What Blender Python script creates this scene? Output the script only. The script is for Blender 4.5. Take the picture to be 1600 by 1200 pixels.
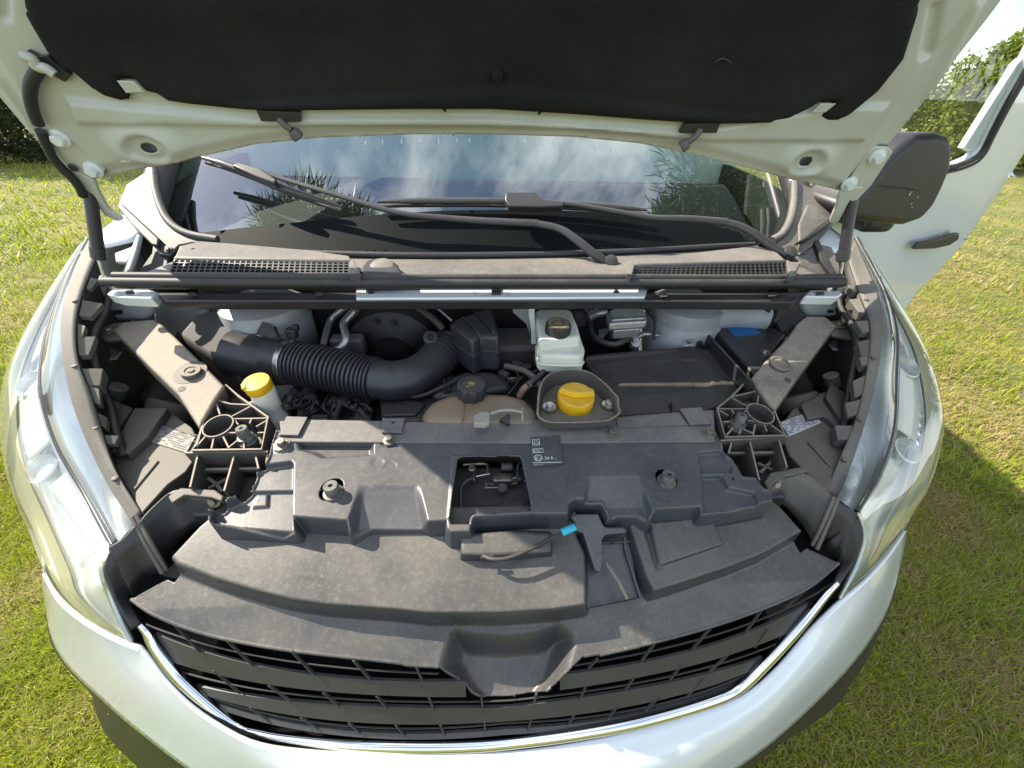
import bpy, bmesh, math, random
import numpy as np
from mathutils import Vector, Matrix

random.seed(7)
RNG = np.random.default_rng(11)
rad = math.radians
scene = bpy.context.scene
for _o in list(bpy.data.objects):
    bpy.data.objects.remove(_o)

# ------------------------------------------------------------------ camera
PIT, YAW, ROL = rad(36.76), rad(4.48), rad(2.0)
CAM = np.array([-.0246, 0.0, 1.649])
FPX = 632.0                                   # focal length in pixels of a 1600 px wide picture
_f = np.array([math.sin(YAW) * math.cos(PIT), math.cos(YAW) * math.cos(PIT), -math.sin(PIT)])
_r = np.array([math.cos(YAW), -math.sin(YAW), 0.0])
_u = np.cross(_r, _f)
RX = math.cos(ROL) * _r + math.sin(ROL) * _u
UX = -math.sin(ROL) * _r + math.cos(ROL) * _u
cd = bpy.data.cameras.new('camera')
cam = bpy.data.objects.new('camera', cd)
scene.collection.objects.link(cam)
cam.matrix_world = Matrix(((RX[0], UX[0], -_f[0], CAM[0]), (RX[1], UX[1], -_f[1], CAM[1]),
                           (RX[2], UX[2], -_f[2], CAM[2]), (0, 0, 0, 1)))
cd.sensor_fit = 'HORIZONTAL'
cd.sensor_width = 36.0
cd.lens = 36.0 * FPX / 1600.0
cd.clip_start = .02
cd.clip_end = 2000.0
scene.camera = cam

# ------------------------------------------------------------------ sky, sun, exposure
SUN_AZ, SUN_EL = rad(66), rad(42)             # azimuth measured from straight behind the van towards its left
world = bpy.data.worlds.new('World')
scene.world = world
world.use_nodes = True
wn, wl = world.node_tree.nodes, world.node_tree.links
wn.clear()
sky = wn.new('ShaderNodeTexSky')
sky.sky_type = 'NISHITA'
sky.sun_disc = False
sky.sun_elevation = SUN_EL
sky.sun_rotation = -SUN_AZ
sky.air_density = 1.0
sky.dust_density = .3
sky.ozone_density = 1.2
wtc = wn.new('ShaderNodeTexCoord')
wmap = wn.new('ShaderNodeMapping')
wmap.inputs['Scale'].default_value = (1.0, 1.0, 1.6)
wno = wn.new('ShaderNodeTexNoise')
wno.inputs['Scale'].default_value = 3.2
wno.inputs['Detail'].default_value = 9.0
wno.inputs['Roughness'].default_value = .62
wno.inputs['Distortion'].default_value = .35
wr = wn.new('ShaderNodeMapRange')
wr.inputs['From Min'].default_value = .40
wr.inputs['From Max'].default_value = .66
wmx = wn.new('ShaderNodeMix')
wmx.data_type = 'RGBA'
wmx.inputs['B'].default_value = (9.0, 9.3, 9.7, 1)
wbg = wn.new('ShaderNodeBackground')
wbg.inputs['Strength'].default_value = .105
wout = wn.new('ShaderNodeOutputWorld')
wl.new(wtc.outputs['Generated'], wmap.inputs['Vector'])
wl.new(wmap.outputs['Vector'], wno.inputs['Vector'])
wl.new(wno.outputs['Fac'], wr.inputs['Value'])
wl.new(wr.outputs['Result'], wmx.inputs['Factor'])
wl.new(sky.outputs['Color'], wmx.inputs['A'])
wl.new(wmx.outputs['Result'], wbg.inputs['Color'])
wl.new(wbg.outputs['Background'], wout.inputs['Surface'])

sl = bpy.data.lights.new('sun', 'SUN')
sl.energy = 4.3
sl.angle = rad(.55)
sl.color = (1.0, .905, .76)
sun = bpy.data.objects.new('sun', sl)
scene.collection.objects.link(sun)
SUND = Vector((math.sin(SUN_AZ) * math.cos(SUN_EL), -math.cos(SUN_AZ) * math.cos(SUN_EL), -math.sin(SUN_EL)))
sun.rotation_euler = SUND.to_track_quat('-Z', 'Y').to_euler()
sun.location = (-6, 6, 8)

vs = scene.view_settings
vs.view_transform = 'Standard'
vs.look = 'None'
vs.exposure = 1.3
vs.gamma = 1.0
vs.use_curve_mapping = False
scene.render.engine = 'CYCLES'
scene.cycles.max_bounces = 7
scene.cycles.transparent_max_bounces = 12
scene.cycles.caustics_reflective = False
scene.cycles.caustics_refractive = False

# ------------------------------------------------------------------ measuring helpers
def ray(a, b):
    return _f + RX * (a - 800.0) / FPX - UX * (b - 600.0) / FPX
def pz(a, b, z):                               # the point of a sight line at height z
    d = ray(a, b)
    return CAM + d * ((z - CAM[2]) / d[2])
def py(a, b, y):                               # ... at distance y in front of the camera
    d = ray(a, b)
    return CAM + d * (y / d[1])
def px_(a, b, x):
    d = ray(a, b)
    return CAM + d * ((x - CAM[0]) / d[0])
def crop(ox, oy, s, pts):
    return [(ox + x * s, oy + y * s) for x, y in pts]
class Fr:                                      # a plane in the van: origin, two axes, normal
    def __init__(s, o, ex, ey):
        s.o = np.array(o, float)
        s.ex = np.array(ex, float) / np.linalg.norm(ex)
        ey = np.array(ey, float)
        ey = ey - s.ex * (ey @ s.ex)
        s.ey = ey / np.linalg.norm(ey)
        s.n = np.cross(s.ex, s.ey)
    def at(s, a, b, h=0.0):
        d = ray(a, b)
        o = s.o + s.n * h
        p = CAM + d * (((o - CAM) @ s.n) / (d @ s.n)) - s.o
        return (p @ s.ex, p @ s.ey)
    def pts(s, px, h=0.0):
        return [s.at(a, b, h) for a, b in px]
    def to3(s, x, y, h=0.0):
        return s.o + s.ex * x + s.ey * y + s.n * h
    def p3(s, a, b, h=0.0):
        x, y = s.at(a, b, h)
        return s.to3(x, y, h)

# ------------------------------------------------------------------ objects
def obj(name, me, m=None, parent=None, smooth=None):
    o = bpy.data.objects.new(name, me)
    scene.collection.objects.link(o)
    if m is not None:
        me.materials.append(m)
    if parent is not None:
        o.parent = parent
        o.matrix_parent_inverse = parent.matrix_world.inverted()
    if smooth is not None:
        me.polygons.foreach_set('use_smooth', [True] * len(me.polygons))
        if smooth < 179:
            me.set_sharp_from_angle(angle=rad(smooth))
    return o
def mesh(name, vs_, fs):
    me = bpy.data.meshes.new(name)
    me.from_pydata([tuple(float(c) for c in v) for v in vs_], [], fs)
    me.validate()
    me.update()
    return me
def bevel(o, w, seg=2, ang=35):
    b = o.modifiers.new('bevel', 'BEVEL')
    b.width = w
    b.segments = seg
    b.limit_method = 'ANGLE'
    b.angle_limit = rad(ang)
    return o
def solid(o, t, off=-1):
    b = o.modifiers.new('solid', 'SOLIDIFY')
    b.thickness = t
    b.offset = off
    return o
def fix_normals(me):
    bm = bmesh.new()
    bm.from_mesh(me)
    bmesh.ops.recalc_face_normals(bm, faces=bm.faces)
    bm.to_mesh(me)
    bm.free()
def prism(name, top, down, m, parent, bev=.002, seg=2, smooth=40):
    """solid of a traced outline (3D points) pushed along a vector or to a second outline"""
    n = len(top)
    top = [np.array(p, float) for p in top]
    bot = [np.array(p, float) for p in down] if isinstance(down, list) else [p + np.array(down, float) for p in top]
    fs = [list(range(n)), list(range(2 * n - 1, n - 1, -1))]
    fs += [[i, n + i, n + (i + 1) % n, (i + 1) % n] for i in range(n)]
    me = mesh(name, top + bot, fs)
    fix_normals(me)
    o = obj(name, me, m, parent, smooth)
    if bev:
        bevel(o, bev, seg)
    return o
def box(name, c, s, m, parent, bev=.002, rot=None, smooth=40):
    c = np.array(c, float)
    R = np.array(rot) if rot is not None else np.eye(3)
    vs_ = [c + R @ (np.array((x, y, z)) * np.array(s) / 2) for x in (-1, 1) for y in (-1, 1) for z in (-1, 1)]
    fs = [(0, 1, 3, 2), (4, 6, 7, 5), (0, 4, 5, 1), (2, 3, 7, 6), (0, 2, 6, 4), (1, 5, 7, 3)]
    me = mesh(name, vs_, fs)
    fix_normals(me)
    o = obj(name, me, m, parent, smooth)
    if bev:
        bevel(o, bev)
    return o
def axes(d):
    d = np.array(d, float)
    d = d / np.linalg.norm(d)
    a = np.array((0, 0, 1.0)) if abs(d[2]) < .9 else np.array((0, 1.0, 0))
    u = np.cross(a, d)
    u /= np.linalg.norm(u)
    return u, np.cross(d, u), d
def lathe(name, base, axis, prof, m, parent, seg=24, smooth=40, lobes=None, ref=None):
    """prof: (radius, height) list along axis; lobes: (count, depth, rows) ribs round the side"""
    u, v, d = axes(axis)
    base = np.array(base, float)
    vs_, fs = [], []
    for k, (r, h) in enumerate(prof):
        for i in range(seg):
            a = 2 * math.pi * i / seg
            rr = r
            if lobes and k in lobes[2]:
                rr = r * (1 - lobes[1] * (1 if math.cos(a * lobes[0]) < -.2 else 0))
            vs_.append(base + d * h + u * rr * math.cos(a) + v * rr * math.sin(a))
    for k in range(len(prof) - 1):
        for i in range(seg):
            j = (i + 1) % seg
            fs.append((k * seg + i, k * seg + j, (k + 1) * seg + j, (k + 1) * seg + i))
    fs.append(list(range(seg))[::-1])
    fs.append([(len(prof) - 1) * seg + i for i in range(seg)])
    me = mesh(name, vs_, fs)
    return obj(name, me, m, parent, smooth)
def spline(pts, n, closed=False):
    P = np.array(pts, float)
    k = len(P)
    if k == 2:
        t = np.linspace(0, 1, n)[:, None]
        return P[0] * (1 - t) + P[1] * t
    seg = np.linalg.norm(np.diff(P, axis=0), axis=1)
    s = np.concatenate([[0], np.cumsum(np.sqrt(seg + 1e-9))])
    s /= s[-1]
    out = []
    for t in np.linspace(0, 1, n):
        i = min(max(np.searchsorted(s, t, side='right') - 1, 0), k - 2)
        w = (t - s[i]) / (s[i + 1] - s[i])
        p1, p2 = P[i], P[i + 1]
        h = s[i + 1] - s[i]
        m1 = (P[i + 1] - P[i - 1]) / (s[i + 1] - s[i - 1]) * h if i > 0 else (p2 - p1)
        m2 = (P[i + 2] - P[i]) / (s[i + 2] - s[i]) * h if i < k - 2 else (p2 - p1)
        out.append((2 * w**3 - 3 * w**2 + 1) * p1 + (w**3 - 2 * w**2 + w) * m1 + (-2 * w**3 + 3 * w**2) * p2 + (w**3 - w**2) * m2)
    return np.array(out)
def tube(name, path, r, m, parent, seg=12, n=None, smooth=60, flat=1.0, up=None, rough=0):
    """r: one radius or a list spread along the path; flat squashes the section along 'up'"""
    P = spline(path, n or max(2, 8 * (len(path) - 1)))
    N = len(P)
    R = np.interp(np.linspace(0, 1, N), np.linspace(0, 1, len(r)), r) if hasattr(r, '__len__') else np.full(N, r)
    T = np.gradient(P, axis=0)
    T /= np.linalg.norm(T, axis=1)[:, None] + 1e-12
    u = np.array(up, float) if up is not None else axes(T[0])[0]
    vs_, fs = [], []
    for i in range(N):
        u = u - T[i] * (u @ T[i])
        u /= np.linalg.norm(u)
        w = np.cross(T[i], u)
        for j in range(seg):
            a = 2 * math.pi * (j + .5) / seg
            vs_.append(P[i] + u * R[i] * flat * math.sin(a) + w * R[i] * math.cos(a))
    for i in range(N - 1):
        for j in range(seg):
            k = (j + 1) % seg
            fs.append((i * seg + j, i * seg + k, (i + 1) * seg + k, (i + 1) * seg + j))
    fs.append(list(range(seg))[::-1])
    fs.append([(N - 1) * seg + j for j in range(seg)])
    return obj(name, mesh(name, vs_, fs), m, parent, smooth)
def loft(name, curves, m, parent, n=60, sub=6, smooth=40, thick=0, spl=True, off=-1):
    """surface through a list of 3D curves; each is resampled to n points; sub rows between curves"""
    rows = [spline(c, n) for c in curves]
    if spl and len(rows) > 2:
        A = np.array(rows)
        G = np.array([spline(A[:, i], (len(rows) - 1) * sub + 1) for i in range(n)]).transpose(1, 0, 2)
    else:
        G = []
        for a, b in zip(rows[:-1], rows[1:]):
            for k in range(sub):
                t = k / sub
                G.append(a * (1 - t) + b * t)
        G.append(rows[-1])
        G = np.array(G)
    R_, N_ = G.shape[:2]
    vs_ = G.reshape(-1, 3)
    fs = [(i * N_ + j, i * N_ + j + 1, (i + 1) * N_ + j + 1, (i + 1) * N_ + j) for i in range(R_ - 1) for j in range(N_ - 1)]
    me = mesh(name, vs_, fs)
    o = obj(name, me, m, parent, smooth)
    if thick:
        solid(o, thick, off)
    return o
# signed distance to polygon (negative inside) and the nearest outline point
def sdf(P, poly):
    poly = np.array(poly, float)
    n = len(poly)
    best = np.full(len(P), 1e9)
    near = np.zeros_like(P)
    inside = np.zeros(len(P), bool)
    for i in range(n):
        a, b = poly[i], poly[(i + 1) % n]
        e = b - a
        w = P - a
        t = np.clip((w @ e) / (e @ e + 1e-18), 0, 1)
        q = a + t[:, None] * e
        d = np.linalg.norm(P - q, axis=1)
        k = d < best
        best[k] = d[k]
        near[k] = q[k]
        c = (a[1] > P[:, 1]) != (b[1] > P[:, 1])
        with np.errstate(divide='ignore', invalid='ignore'):
            xi = (b[0] - a[0]) * (P[:, 1] - a[1]) / (b[1] - a[1]) + a[0]
        inside ^= c & (P[:, 0] < xi)
    return np.where(inside, -best, best), near
def sstep(t):
    t = np.clip(t, 0, 1)
    return t * t * (3 - 2 * t)
def relief(name, fr, outline, feats, m, parent, cell=.002, holes=(), thick=.0025, base=None, smooth=50, rim=None, off=-1):
    """moulded sheet: an outline on a plane, with raised and sunk areas (polygon, height, ramp width, mode)"""
    O = np.array(outline, float)
    lo, hi = O.min(0) - cell, O.max(0) + cell
    nx, ny = int((hi[0] - lo[0]) / cell) + 1, int((hi[1] - lo[1]) / cell) + 1
    X, Y = np.meshgrid(lo[0] + np.arange(nx) * cell, lo[1] + np.arange(ny) * cell)
    P = np.stack([X.ravel(), Y.ravel()], 1)
    ok = np.ones(len(P), bool)
    C = None
    sdl = []
    for k, poly in enumerate([outline] + list(holes)):
        sd, near = sdf(P, poly)
        if k:
            sd = -sd
        s = np.abs(sd) < .62 * cell
        P[s] = near[s]
        ok &= (sd < 0) | s
        sdl.append((poly, k))
    H = base(P[:, 0], P[:, 1]) if base else np.zeros(len(P))
    for poly, h, w, mode, *ofs in feats:
        ofs = ofs[0] if ofs else 0.0
        q_ = np.array(poly, float)
        near_ = ((P > q_.min(0) - w - ofs) & (P < q_.max(0) + w + ofs)).all(1)
        sd = np.full(len(P), 9.0)
        if near_.any():
            sd[near_] = sdf(P[near_], poly)[0]
        s = sstep(.5 - (sd - ofs) / w)
        hv = h(P[:, 0], P[:, 1]) if callable(h) else h
        if mode == 'add':
            H = H + hv * s
        elif mode == 'set':
            H = H * (1 - s) + hv * s
        elif mode == 'dome':
            H = H + hv * sstep(np.clip(-sd / w, 0, 1))
    if rim:
        sd, _ = sdf(P, outline)
        H = H + rim[0] * sstep((sd + rim[1]) / (rim[1] * .5))
    idx = np.arange(nx * ny).reshape(ny, nx)
    F = np.stack([idx[:-1, :-1], idx[:-1, 1:], idx[1:, 1:], idx[1:, :-1]], -1).reshape(-1, 4)
    keep = ok[F].all(1)
    cen = P[F].mean(1)
    for poly, k in sdl:
        sd, _ = sdf(cen, poly)
        keep &= (sd > 0) if k else (sd < 0)
    F = F[keep]
    used = np.unique(F)
    remap = np.full(nx * ny, -1)
    remap[used] = np.arange(len(used))
    P, H, F = P[used], H[used], remap[F]
    V = fr.o + P[:, :1] * fr.ex + P[:, 1:] * fr.ey + H[:, None] * fr.n
    me = bpy.data.meshes.new(name)
    me.vertices.add(len(V))
    me.vertices.foreach_set('co', V.astype(np.float32).ravel())
    me.loops.add(F.size)
    me.loops.foreach_set('vertex_index', F.astype(np.int32).ravel())
    me.polygons.add(len(F))
    me.polygons.foreach_set('loop_start', np.arange(0, F.size, 4, dtype=np.int32))
    me.update(calc_edges=True)
    me.validate()
    o = obj(name, me, m, parent, smooth)
    if thick:
        solid(o, thick, off)
    return o
def ellipse(c, rx, ry, n=24, a0=0.0):
    return [(c[0] + rx * math.cos(t) * math.cos(a0) - ry * math.sin(t) * math.sin(a0),
             c[1] + rx * math.cos(t) * math.sin(a0) + ry * math.sin(t) * math.cos(a0)) for t in np.linspace(0, 2 * math.pi, n, endpoint=False)]

# ------------------------------------------------------------------ materials
def newmat(name):
    m = bpy.data.materials.new(name)
    m.use_nodes = True
    nt = m.node_tree
    return m, nt, nt.nodes['Principled BSDF']
def nd(nt, t, **kw):
    n = nt.nodes.new(t)
    for k, v in kw.items():
        n.inputs[k].default_value = v
    return n
def mat(name, col, rough=.5, metal=0.0, var=None, bump=None, coat=0.0, dust=None, spec=None, marks=0.0):
    """var=(colour2, scale, lo, hi): blotches; dust=(colour, scale, amount): settled dust and scuffs; bump=(scale, strength)"""
    m, nt, b = newmat(name)
    L = nt.links
    b.inputs['Base Color'].default_value = (*col, 1)
    b.inputs['Roughness'].default_value = rough
    b.inputs['Metallic'].default_value = metal
    b.inputs['Coat Weight'].default_value = coat
    b.inputs['Coat Roughness'].default_value = .04
    if spec is not None:
        b.inputs['Specular IOR Level'].default_value = spec
    tc = nt.nodes.new('ShaderNodeTexCoord')
    src = None
    if var:
        n = nd(nt, 'ShaderNodeTexNoise', Scale=var[1], Detail=6.0, Roughness=.6)
        L.new(tc.outputs['Object'], n.inputs['Vector'])
        r = nd(nt, 'ShaderNodeMapRange', **{'From Min': var[2], 'From Max': var[3]})
        L.new(n.outputs['Fac'], r.inputs['Value'])
        x = nt.nodes.new('ShaderNodeMix')
        x.data_type = 'RGBA'
        x.inputs['A'].default_value = (*col, 1)
        x.inputs['B'].default_value = (*var[0], 1)
        L.new(r.outputs['Result'], x.inputs['Factor'])
        src = x.outputs['Result']
    if dust:
        g = nt.nodes.new('ShaderNodeNewGeometry')
        s = nt.nodes.new('ShaderNodeSeparateXYZ')
        L.new(g.outputs['Normal'], s.inputs[0])
        up = nd(nt, 'ShaderNodeMapRange', **{'From Min': .1, 'From Max': .95})
        L.new(s.outputs['Z'], up.inputs['Value'])
        n = nd(nt, 'ShaderNodeTexNoise', Scale=dust[1], Detail=8.0, Roughness=.68)
        L.new(tc.outputs['Object'], n.inputs['Vector'])
        r = nd(nt, 'ShaderNodeMapRange', **{'From Min': .33, 'From Max': .72, 'To Min': .25})
        L.new(n.outputs['Fac'], r.inputs['Value'])
        # fine specks and wipe marks
        n2 = nd(nt, 'ShaderNodeTexNoise', Scale=dust[1] * 22, Detail=4.0, Roughness=.7)
        L.new(tc.outputs['Object'], n2.inputs['Vector'])
        r2 = nd(nt, 'ShaderNodeMapRange', **{'From Min': .5, 'From Max': .78, 'To Max': .55})
        L.new(n2.outputs['Fac'], r2.inputs['Value'])
        ad = nt.nodes.new('ShaderNodeMath')
        ad.operation = 'ADD'
        L.new(r.outputs['Result'], ad.inputs[0])
        L.new(r2.outputs['Result'], ad.inputs[1])
        mu = nt.nodes.new('ShaderNodeMath')
        mu.operation = 'MULTIPLY'
        L.new(ad.outputs[0], mu.inputs[0])
        L.new(up.outputs['Result'], mu.inputs[1])
        mu2 = nt.nodes.new('ShaderNodeMath')
        mu2.operation = 'MULTIPLY'
        mu2.use_clamp = True
        mu2.inputs[1].default_value = dust[2]
        L.new(mu.outputs[0], mu2.inputs[0])
        x = nt.nodes.new('ShaderNodeMix')
        x.data_type = 'RGBA'
        x.inputs['A'].default_value = (*col, 1)
        if src:
            L.new(src, x.inputs['A'])
        x.inputs['B'].default_value = (*dust[0], 1)
        L.new(mu2.outputs[0], x.inputs['Factor'])
        src = x.outputs['Result']
        rr = nd(nt, 'ShaderNodeMapRange', **{'To Min': rough, 'To Max': min(.95, rough + .35)})
        L.new(mu2.outputs[0], rr.inputs['Value'])
        L.new(rr.outputs['Result'], b.inputs['Roughness'])
    if marks:
        # dried water spots and scuffs: small pale rings and flecks of many sizes
        fac = None
        for sc_, lo_, hi_, am in ((48, .20, .30, .22), (150, .16, .34, .55), (300, .2, .45, .35)):
            vo = nd(nt, 'ShaderNodeTexVoronoi', Scale=float(sc_))
            L.new(tc.outputs['Object'], vo.inputs['Vector'])
            r1 = nd(nt, 'ShaderNodeMapRange', **{'From Min': lo_ - .12, 'From Max': lo_})
            r2_ = nd(nt, 'ShaderNodeMapRange', **{'From Min': lo_, 'From Max': hi_, 'To Min': 1.0, 'To Max': 0.0})
            L.new(vo.outputs['Distance'], r1.inputs['Value']); L.new(vo.outputs['Distance'], r2_.inputs['Value'])
            sx_ = nt.nodes.new('ShaderNodeSeparateColor'); L.new(vo.outputs['Color'], sx_.inputs[0])
            pick = nd(nt, 'ShaderNodeMapRange', **{'From Min': .72, 'From Max': .95, 'To Max': am * marks})
            L.new(sx_.outputs[0], pick.inputs['Value'])
            m1 = nt.nodes.new('ShaderNodeMath'); m1.operation = 'MULTIPLY'; L.new(r1.outputs[0], m1.inputs[0]); L.new(r2_.outputs[0], m1.inputs[1])
            m2 = nt.nodes.new('ShaderNodeMath'); m2.operation = 'MULTIPLY'; L.new(m1.outputs[0], m2.inputs[0]); L.new(pick.outputs[0], m2.inputs[1])
            if fac is None: fac = m2.outputs[0]
            else:
                a_ = nt.nodes.new('ShaderNodeMath'); a_.operation = 'MAXIMUM'; L.new(fac, a_.inputs[0]); L.new(m2.outputs[0], a_.inputs[1]); fac = a_.outputs[0]
        n3 = nd(nt, 'ShaderNodeTexNoise', Scale=7.0, Detail=3.0); L.new(tc.outputs['Object'], n3.inputs['Vector'])
        r3 = nd(nt, 'ShaderNodeMapRange', **{'From Min': .44, 'From Max': .66, 'To Max': .7}); L.new(n3.outputs['Fac'], r3.inputs['Value'])
        m3 = nt.nodes.new('ShaderNodeMath'); m3.operation = 'MULTIPLY'; L.new(fac, m3.inputs[0]); L.new(r3.outputs[0], m3.inputs[1])
        x = nt.nodes.new('ShaderNodeMix'); x.data_type = 'RGBA'; x.inputs['B'].default_value = (.40, .38, .34, 1)
        L.new(src, x.inputs['A']); L.new(m3.outputs[0], x.inputs['Factor']); src = x.outputs['Result']
    if src:
        L.new(src, b.inputs['Base Color'])
    if bump:
        n = nd(nt, 'ShaderNodeTexNoise', Scale=bump[0], Detail=4.0)
        L.new(tc.outputs['Object'], n.inputs['Vector'])
        bp = nd(nt, 'ShaderNodeBump', Strength=bump[1], Distance=.002)
        L.new(n.outputs['Fac'], bp.inputs['Height'])
        L.new(bp.outputs['Normal'], b.inputs['Normal'])
    return m
def clear(name, tint, f0, rough=.0, col=(1, 1, 1), haze=0.0, top=1.0):
    """thin clear pane: lets light through, mirrors more at a slant, the same from both sides"""
    m, nt, b = newmat(name)
    nt.nodes.remove(b)
    L = nt.links
    tr = nd(nt, 'ShaderNodeBsdfTransparent', Color=(*tint, 1))
    gl = nd(nt, 'ShaderNodeBsdfGlossy', Roughness=rough, Color=(*col, 1))
    lw = nd(nt, 'ShaderNodeLayerWeight', Blend=.5)
    pw = nt.nodes.new('ShaderNodeMath'); pw.operation = 'POWER'; pw.inputs[1].default_value = 4.0
    L.new(lw.outputs['Facing'], pw.inputs[0])
    mr = nd(nt, 'ShaderNodeMapRange', **{'To Min': f0, 'To Max': top})
    L.new(pw.outputs[0], mr.inputs['Value'])
    mx = nt.nodes.new('ShaderNodeMixShader')
    L.new(mr.outputs['Result'], mx.inputs[0]); L.new(tr.outputs[0], mx.inputs[1]); L.new(gl.outputs[0], mx.inputs[2])
    last = mx
    if haze:
        df = nd(nt, 'ShaderNodeBsdfDiffuse', Color=(.78, .78, .68, 1))
        hz = nt.nodes.new('ShaderNodeMixShader'); hz.inputs[0].default_value = haze
        L.new(mx.outputs[0], hz.inputs[1]); L.new(df.outputs[0], hz.inputs[2])
        last = hz
    L.new(last.outputs[0], nt.nodes['Material Output'].inputs['Surface'])
    return m
DUST = (.31, .285, .245)
M = {}
M['cover'] = mat('dusty charcoal plastic', (.044, .048, .058), .28, dust=(DUST, 4.5, .31), bump=(240, .05), marks=.5)
M['shelf'] = mat('scuffed black plastic', (.034, .036, .041), .32, dust=((.32, .29, .225), 6, .37), bump=(240, .06), marks=1.0)
M['arm'] = mat('dusty grey plastic', (.085, .08, .072), .5, dust=((.40, .34, .26), 7, .95), bump=(300, .1))
M['black'] = mat('black plastic', (.022, .022, .024), .45, dust=(DUST, 10, .18), bump=(300, .08))
M['housing'] = mat('dull grey plastic', (.085, .08, .07), .55, dust=((.30, .27, .21), 9, .45), bump=(300, .08))
M['grille'] = mat('grille plastic', (.03, .031, .033), .38, dust=(DUST, 14, .15))
M['rubber'] = mat('rubber', (.018, .018, .019), .55, dust=(DUST, 20, .22))
M['hose'] = mat('hose rubber', (.03, .031, .035), .42, dust=(DUST, 12, .12))
M['dark'] = mat('engine grime', (.018, .018, .019), .6, var=((.04, .038, .035), 12, .4, .7), dust=(DUST, 9, .25))
M['alu'] = mat('cast aluminium', (.42, .42, .41), .42, .85, var=((.25, .25, .25), 20, .4, .7))
M['steel'] = mat('zinc steel', (.55, .54, .5), .32, .95, var=((.3, .29, .26), 60, .4, .7))
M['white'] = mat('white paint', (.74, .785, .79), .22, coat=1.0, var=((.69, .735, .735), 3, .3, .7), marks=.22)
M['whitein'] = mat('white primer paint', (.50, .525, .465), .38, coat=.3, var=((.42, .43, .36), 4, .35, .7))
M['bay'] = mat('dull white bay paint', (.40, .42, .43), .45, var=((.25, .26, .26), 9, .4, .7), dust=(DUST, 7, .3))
M['chrome'] = mat('chrome', (.82, .83, .85), .06, 1.0)
M['pad'] = mat('felt pad', (.012, .0125, .012), .9, var=((.021, .021, .020), 6, .38, .72), bump=(220, .8), spec=.2)
M['yellow'] = mat('yellow plastic', (.78, .47, .008), .42, var=((.62, .34, .01), 50, .4, .75), dust=((.35, .25, .1), 30, .35))
M['tank'] = mat('aged clear plastic', (.19, .165, .125), .35, var=((.27, .17, .08), 5, .42, .62), dust=(DUST, 12, .4))
M['res'] = mat('milky plastic', (.66, .67, .58), .35, var=((.58, .58, .48), 10, .4, .7))
M['blue'] = mat('blue label', (.01, .16, .45), .4)
M['cyan'] = mat('cyan sleeve', (.03, .45, .62), .4)
M['trim'] = mat('grey trim plastic', (.055, .056, .058), .45, dust=((.36, .32, .26), 5, .55), bump=(300, .1))
M['beam'] = mat('dusty beam plastic', (.07, .071, .074), .45, dust=((.33, .30, .26), 6, .6), bump=(300, .08))
M['skirt'] = mat('black lower trim', (.014, .014, .014), .42)
M['satin'] = mat('satin black', (.03, .03, .032), .35, dust=(DUST, 9, .12))
M['cap'] = mat('black cap', (.03, .031, .03), .45, dust=(DUST, 25, .2))
M['label'] = mat('paper label', (.62, .62, .63), .5)
M['ink'] = mat('ink', (.08, .08, .09), .6)
M['print'] = mat('white print', (.75, .75, .74), .5)

VAN_AT = (0.0, 2.4, 0.0)
van = bpy.data.objects.new('van', None)
scene.collection.objects.link(van)
van.location = VAN_AT
van['label'] = 'white van with its bonnet raised over an open engine bay and one door open'
van['category'] = 'van'
bpy.context.view_layer.update()
# ================================================================== cover over the radiator
FC = Fr((0, .36, 1.120), (1, 0, 0), (0, .22, .026))
C1 = lambda *p: crop(430, 640, .25, p)
C2 = lambda *p: crop(800, 630, .2625, p)
C3 = lambda *p: crop(700, 700, .125, p)
C4 = lambda *p: crop(890, 780, .15, p)
C5 = lambda *p: crop(280, 600, 1 / 6, p)
C6 = lambda *p: crop(1080, 590, 1 / 6, p)
left_edge = [(432, 672), (426, 690), (420, 715), (413, 728), (400, 735), (394, 750), (387, 765), (376, 775), (357, 777), (350, 786), (343, 793), (325, 797)]
right_edge = [(1206, 782), (1207, 764), (1195, 765), (1187, 757), (1180, 747), (1160, 745), (1151, 730), (1142, 716), (1135, 712), (1127, 703), (1125, 690), (1108, 654)]
back_edge = [(1083, 665), (939, 668), (830, 674), (625, 678), (580, 678), (465, 681)]
wall_foot = [(325, 822), (460, 842), (530, 851), (560, 845), (590, 842), (715, 846), (800, 836), (890, 826), (994, 822), (1097, 810), (1208, 790)]
top_front = [(327, 812), (456, 822), (458, 806)] + C1((450, 688), (458, 738), (500, 725), (590, 696), (930, 696), (1070, 688), (1075, 740), (1100, 760), (1215, 758), (1230, 672), (1590, 652)) + \
    C2((120, 655), (330, 655), (338, 595), (375, 565), (545, 575), (578, 625), (590, 655), (650, 640), (755, 640), (825, 667), (858, 628), (1130, 612), (1140, 650), (1548, 582))
out_px = left_edge + wall_foot + right_edge + back_edge
top_px = left_edge + top_front + right_edge + back_edge
pp = FC.pts
DEP = -.055
latch_px = C3((120, 150), (200, 105), (600, 120), (640, 92), (740, 92), (770, 112), (890, 115), (915, 150), (1045, 760), (1035, 800), (330, 838), (300, 865), (285, 955), (40, 955), (12, 900), (20, 820))
stud_l = FC.at(*C1((355, 498))[0]); stud_r = FC.at(*C2((918, 447))[0])
y_l = FC.at(*C1((550, 470))[0])[1]
ramp = lambda yb, d, L: (lambda x, y: -d * np.clip((yb - y) / L, 0, 1))
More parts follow.
